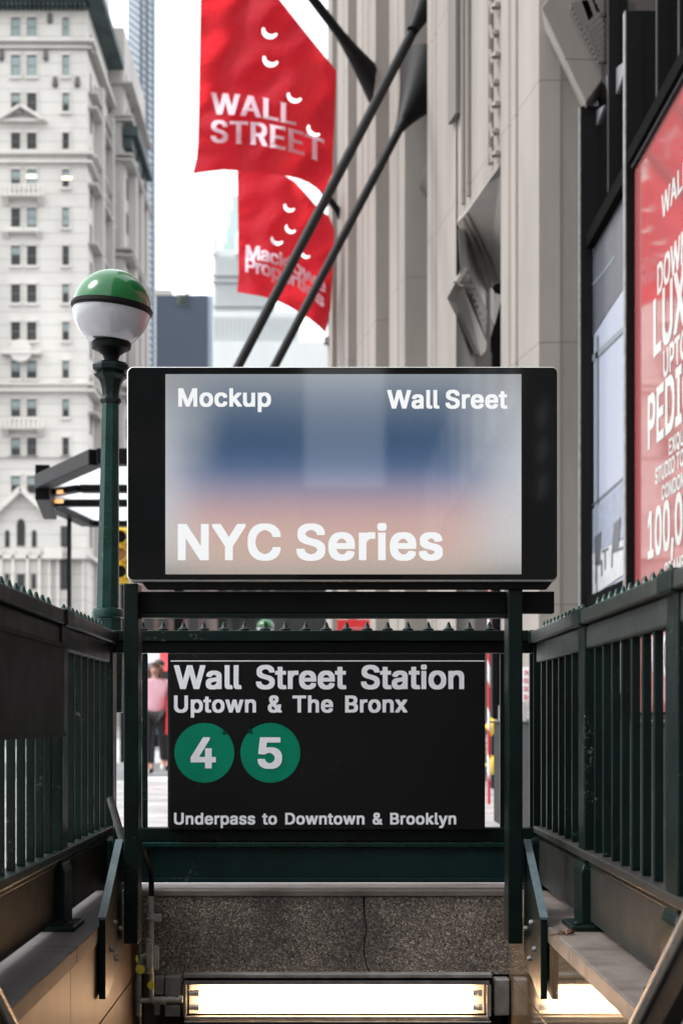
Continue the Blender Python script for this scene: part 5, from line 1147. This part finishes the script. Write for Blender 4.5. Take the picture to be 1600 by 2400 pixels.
def truck(px, Y, c1, c2, label, L=6.5):
    x = X(px, Y); t = thing('truck', label, 'truck', (x, Y, -.15), 'vehicles in the street beyond')
    MB().box(x-1.1, x+1.1, Y+1.6, Y+L, .55, 3.05).build('cargo_box', c1, t, bevel=.05)
    b = MB(); b.prism([(x-1.05, Y+1.5, .4), (x-1.05, Y-.3, .4), (x-1.05, Y-.35, 1.2), (x-1.05, Y+.2, 1.45), (x-1.05, Y+.6, 2.3), (x-1.05, Y+1.5, 2.35)], (2.1, 0, 0)); b.build('cab', c2, t, bevel=.05)
    MB().prism([(x-.9, Y+.17, 1.5), (x+.9, Y+.17, 1.5), (x+.85, Y+.55, 2.2), (x-.85, Y+.55, 2.2)], (0, -.03, 0)).build('windscreen', 'blackglass', t)
    for s_ in (-1, 1):
        MB().box(x+s_*.8-.15, x+s_*.8+.15, Y-.40, Y-.34, .75, .95).build('headlight', 'white', t)
        for yy in (Y+.6, Y+4.8): MB().lathe([(.42, -.12), (.42, .12)], (x+s_*.95, yy, .27), 20, axis='X').build('wheel', 'black', t)
truck(405, 44, 'white', 'bluecar', 'white box truck with blue cab beyond the crossing')
truck(475, 52, 'brownwall', 'white', 'brown box truck with white cab beyond the crossing')
truck(560, 60, 'greywall', 'bluecar', 'grey box truck standing furthest down the street')
t = thing('red_banner', 'small red banner on the shopfront behind the railing spikes', 'banner', at(827, 1475, 27))
MB().box(X(790, 27), X(866, 27), 27, 27.06, Z(1500, 27), Z(1452, 27)).build('banner_panel', 'red', t)
for px in (795, 860): MB().lathe([(.03, 0), (.03, Z(1498, 27))], (X(px, 27), 27.1, 0), 8).build('banner_post', 'black', t)
MB().box(X(803, 27), X(850, 27), 26.99, 26.998, Z(1473, 27), Z(1471.5, 27)).build('banner_line', 'poster_white', t)
t = thing('red_awning', 'small red awning behind the head of the person in pink', 'awning', at(388, 1560, 34))
MB().prism([at(374, 1518, 34), at(420, 1518, 34), at(420, 1572, 33.2), at(374, 1572, 33.2)], (0, .08, 0)).build('awning_cloth', 'redcloth', t)
for px in (376, 418): MB().lathe([(.03, 0), (.03, Z(1540, 34))], (X(px, 34), 34.1, 0), 8).build('awning_post', 'black', t)
b = MB(); lc = Vector(at(1328, 2172, 5.3)); lc.z = .072
for k in range(9):
    a = k*.7; b.poly([lc, lc+Vector((.03*math.cos(a), .035*math.sin(a), .006+.006*(k % 3))), lc+Vector((.022*math.cos(a+.5), .028*math.sin(a+.5), .002))])
for k in range(4): b.bar(lc+Vector((-.06+.03*k, .05*k-.05, .002)), lc+Vector((-.03+.03*k, .05*k-.02, .004)), .008, .003)
tag(b.build('dry_leaf', 'hair', None, fix=False, loc=lc), 'dry brown leaf lying on the right stone coping', 'leaf')
# ================================================================ PEOPLE
def skin_mesh(name, joints, edges, m, parent, sub=2, root=0):
    me = bpy.data.meshes.new(name); me.from_pydata([tuple(Vector(j[:3])-ORG[parent]) for j in joints], edges, [])
    me.materials.append(M[m]); o = bpy.data.objects.new(name, me); C.objects.link(o); o.parent = parent; ORG[o] = ORG[parent]
    md = o.modifiers.new('skin', 'SKIN'); md.use_smooth_shade = True
    for i, j in enumerate(joints):
        r = j[3]; me.skin_vertices[0].data[i].radius = (r, r) if not isinstance(r, tuple) else r
        me.skin_vertices[0].data[i].use_root = (i == root)
    ss = o.modifiers.new('subdiv', 'SUBSURF'); ss.levels = sub; ss.render_levels = sub
    return o
def person(x, y, z, label, top, legs, hair, shoe, long_hair=True, s=1.0, stride=.16):
    t = thing('person', label, 'person', (x, y, z))
    def P(dx, dy, dz, r): return (x+dx*s, y+dy*s, z+dz*s, r*s if not isinstance(r, tuple) else (r[0]*s, r[1]*s))
    J = [P(0, 0, .93, (.14, .11)), P(0, 0, 1.10, (.12, .09)), P(0, 0, 1.30, (.14, .10)), P(0, 0, 1.41, (.07, .07)), P(0, 0, 1.47, .05), P(0, -.01, 1.54, .085), P(0, -.01, 1.60, .09),
         P(-.10, 0, .88, .085), P(-.11, -stride*.6, .50, .06), P(-.10, -stride, .10, .042), P(-.10, -stride-.14, .04, .035),
         P(.10, 0, .88, .085), P(.11, stride*.2, .50, .06), P(.11, stride, .14, .042), P(.11, stride-.12, .05, .035),
         P(-.17, 0, 1.36, .055), P(-.23, .04, 1.12, .045), P(-.22, -.10, .90, .033), P(-.22, -.14, .82, .03),
         P(.17, 0, 1.36, .055), P(.24, .02, 1.12, .045), P(.24, -.08, .90, .033), P(.24, -.12, .82, .03)]
    E_ = [(0, 1), (1, 2), (2, 3), (3, 4), (4, 5), (5, 6), (0, 7), (7, 8), (8, 9), (9, 10), (0, 11), (11, 12), (12, 13), (13, 14), (2, 15), (15, 16), (16, 17), (17, 18), (2, 19), (19, 20), (20, 21), (21, 22)]
    body = skin_mesh('body', J, E_, 'skin', t)
    K = [P(0, 0, .86, (.185, .13)), P(0, 0, 1.05, (.18, .125)), P(0, 0, 1.30, (.18, .125)), P(0, 0, 1.42, (.085, .08)), P(-.18, 0, 1.36, .078), P(-.245, .04, 1.12, .066), P(-.235, -.09, .91, .05),
         P(.18, 0, 1.36, .078), P(.255, .02, 1.12, .066), P(.255, -.07, .91, .05)]
    skin_mesh('sweatshirt', K, [(0, 1), (1, 2), (2, 3), (2, 4), (4, 5), (5, 6), (2, 7), (7, 8), (8, 9)], top, t)
    L = [P(0, 0, .93, (.15, .115))]+[P(*q) for q in ((-.10, 0, .86, .098), (-.11, -stride*.6, .50, .072), (-.10, -stride, .12, .052), (.10, 0, .86, .098), (.11, stride*.2, .50, .072), (.11, stride, .16, .052))]
    skin_mesh('leggings', L, [(0, 1), (1, 2), (2, 3), (0, 4), (4, 5), (5, 6)], legs, t)
    for i, (dx, dy, dz) in enumerate(((-.10, -stride, .06), (.11, stride, .09))):
        skin_mesh('shoe', [P(dx, dy+.04, dz-.005, .048), P(dx, dy-.06, dz-.015, .045), P(dx, dy-.16, dz-.02, .038)], [(0, 1), (1, 2)], shoe, t, 1)
    if long_hair: H_ = [P(0, .015, 1.665, .075), P(0, .045, 1.60, .105), P(0, .06, 1.50, .10), P(0, .07, 1.40, .085)]; He = [(0, 1), (1, 2), (2, 3)]
    else: H_ = [P(0, .01, 1.675, .07), P(0, .04, 1.62, .10), P(0, .05, 1.55, .085)]; He = [(0, 1), (1, 2)]
    skin_mesh('hair', H_, He, hair, t)
    if long_hair:
        for s_ in (-1, 1): skin_mesh('hair', [P(s_*.085, -.03, 1.60, .03), P(s_*.105, -.02, 1.52, .032), P(s_*.115, -.03, 1.42, .028)], [(0, 1), (1, 2)], hair, t, 1)
        skin_mesh('hair', [P(-.06, -.075, 1.645, .028), P(0, -.09, 1.655, .03), P(.06, -.075, 1.645, .028)], [(0, 1), (1, 2)], hair, t, 1)
    # face: eyes, brows and mouth
    b = MB()
    for s_ in (-1, 1): b.lathe([(.010*s, -.004), (.007*s, .004)], (x+s_*.032*s, y-.098*s, z+1.575*s), 8, axis='Y')
    b.box(x-.022*s, x+.022*s, y-.098*s, y-.090*s, z+1.505*s, z+1.518*s)
    b.build('face_features', 'hairdark', body)
    skin_mesh('nose', [P(0, -.088, 1.575, .010), P(0, -.104, 1.545, .015)], [(0, 1)], 'skin', body, 1)
    return t
person(X(364, 25), 25, -.02, 'person in a pink sweatshirt and black leggings walking towards the stairs', 'pink', 'leggings', 'hair', 'shoe', True, .985)
person(X(373, 28.5), 28.5, -.14, 'person with short dark hair mostly hidden behind the one in pink', 'navy', 'navy', 'hairdark', 'black', False, 1.16)
b = MB(); xx = X(392, 24.8)
b.prism([(xx-.02, 24.75, .55), (xx+.26, 24.75, .55), (xx+.22, 24.75, 1.05), (xx+.0, 24.75, 1.12)], (0, .16, 0)); b.tube([(xx+.05, 24.83, 1.08), (xx+.02, 24.85, 1.36), (xx+.16, 24.85, 1.05)], .015, 8)
tag(b.build('shoulder_bag', 'redcloth', None, bevel=.03, loc=(xx, 24.8, .55)), 'red bag carried at the side of the person in pink', 'bag')
# ================================================================ BUILDINGS BEHIND THE CAMERA (they fill the reflections)
def rear(nm, label, x0, x1, y0, y1, h, m):
    t = thing(nm, label, 'building', ((x0+x1)/2, y1, 0))
    MB().box(x0, x1, y0, y1, -.1, h).build('wall', m, t)
    b = MB(); n = int((x1-x0)/3.2)
    for i in range(n):
        for j in range(int(h/4)-1):
            if (i*7+j*3) % 5: b.box(x0+1+i*3.2, x0+2.6+i*3.2, y1, y1+.06, 2+j*4, 4.4+j*4)
    b.build('windows_grid', 'blind', t)
rear('office_block', 'grey office block across the street behind the viewer, left of the gap', -20, -.75, -54, -40, 25, 'grey_stone')
rear('office_block', 'grey office block across the street behind the viewer, right of the gap', 2.4, 18, -54, -40, 30, 'grey_stone')
rear('low_office', 'low grey building filling the gap behind the viewer', -.7, 2.35, -54, -40, 8, 'greywall')
b = MB()
for k in range(3): b.prism([(2.58, -8.3, 3.35+k*.42), (2.58, -7.8, 3.45+k*.42), (2.58, -7.8, 3.68+k*.42), (2.58, -8.3, 3.6+k*.42)], (.02, 0, 0))
for k in range(8): b.box(2.55, 2.6, -30+k*2.6, -28.6+k*2.6, 5, 7)
_w = b
b = MB(); b.box(2.6, 14, -34, 7.4, -.1, 44); t = thing('office_block', 'unseen dark stone office block added beside the viewer to shade the right railing', 'building', (8, -10, 0)); b.build('wall', 'limedark', t); _w.build('windows_grid', 'white', t)  # out-of-view block, kept tall to shade the right railing
# ================================================================ LIGHT
w = bpy.data.worlds.new('World'); S.world = w; w.use_nodes = True
nt = w.node_tree; bg = nt.nodes['Background']
sky = nt.nodes.new('ShaderNodeTexSky'); sky.sky_type = 'NISHITA'; sky.sun_disc = False
EL, AZ = math.radians(52), math.radians(-98)      # azimuth measured from +Y towards +X
sky.sun_elevation = EL; sky.sun_rotation = AZ; sky.dust_density = 4; sky.ozone_density = 1; sky.air_density = 1
hs = nt.nodes.new('ShaderNodeHueSaturation'); hs.inputs['Saturation'].default_value = .10; hs.inputs['Value'].default_value = 1.0
mxw = nt.nodes.new('ShaderNodeMix'); mxw.data_type = 'RGBA'; mxw.inputs[0].default_value = .65
nt.links.new(sky.outputs[0], hs.inputs['Color']); nt.links.new(hs.outputs[0], mxw.inputs[6]); mxw.inputs[7].default_value = (11.5, 11.8, 12.2, 1)
nt.links.new(mxw.outputs[2], bg.inputs['Color']); bg.inputs['Strength'].default_value = .10
sun = bpy.data.lights.new('sun', 'SUN'); sun.energy = 1.5; sun.angle = math.radians(18); sun.color = (1, .97, .93)
so = bpy.data.objects.new('sun', sun); C.objects.link(so)
dv = Vector((math.sin(AZ)*math.cos(EL), math.cos(AZ)*math.cos(EL), math.sin(EL)))
so.rotation_euler = dv.to_track_quat('Z', 'Y').to_euler(); so.location = dv*50
S.view_settings.view_transform = 'Standard'; S.view_settings.look = 'None'; S.view_settings.exposure = 1.35; S.view_settings.gamma = 1
S.cycles.use_denoising = True; S.cycles.max_bounces = 8; S.cycles.sample_clamp_indirect = 6
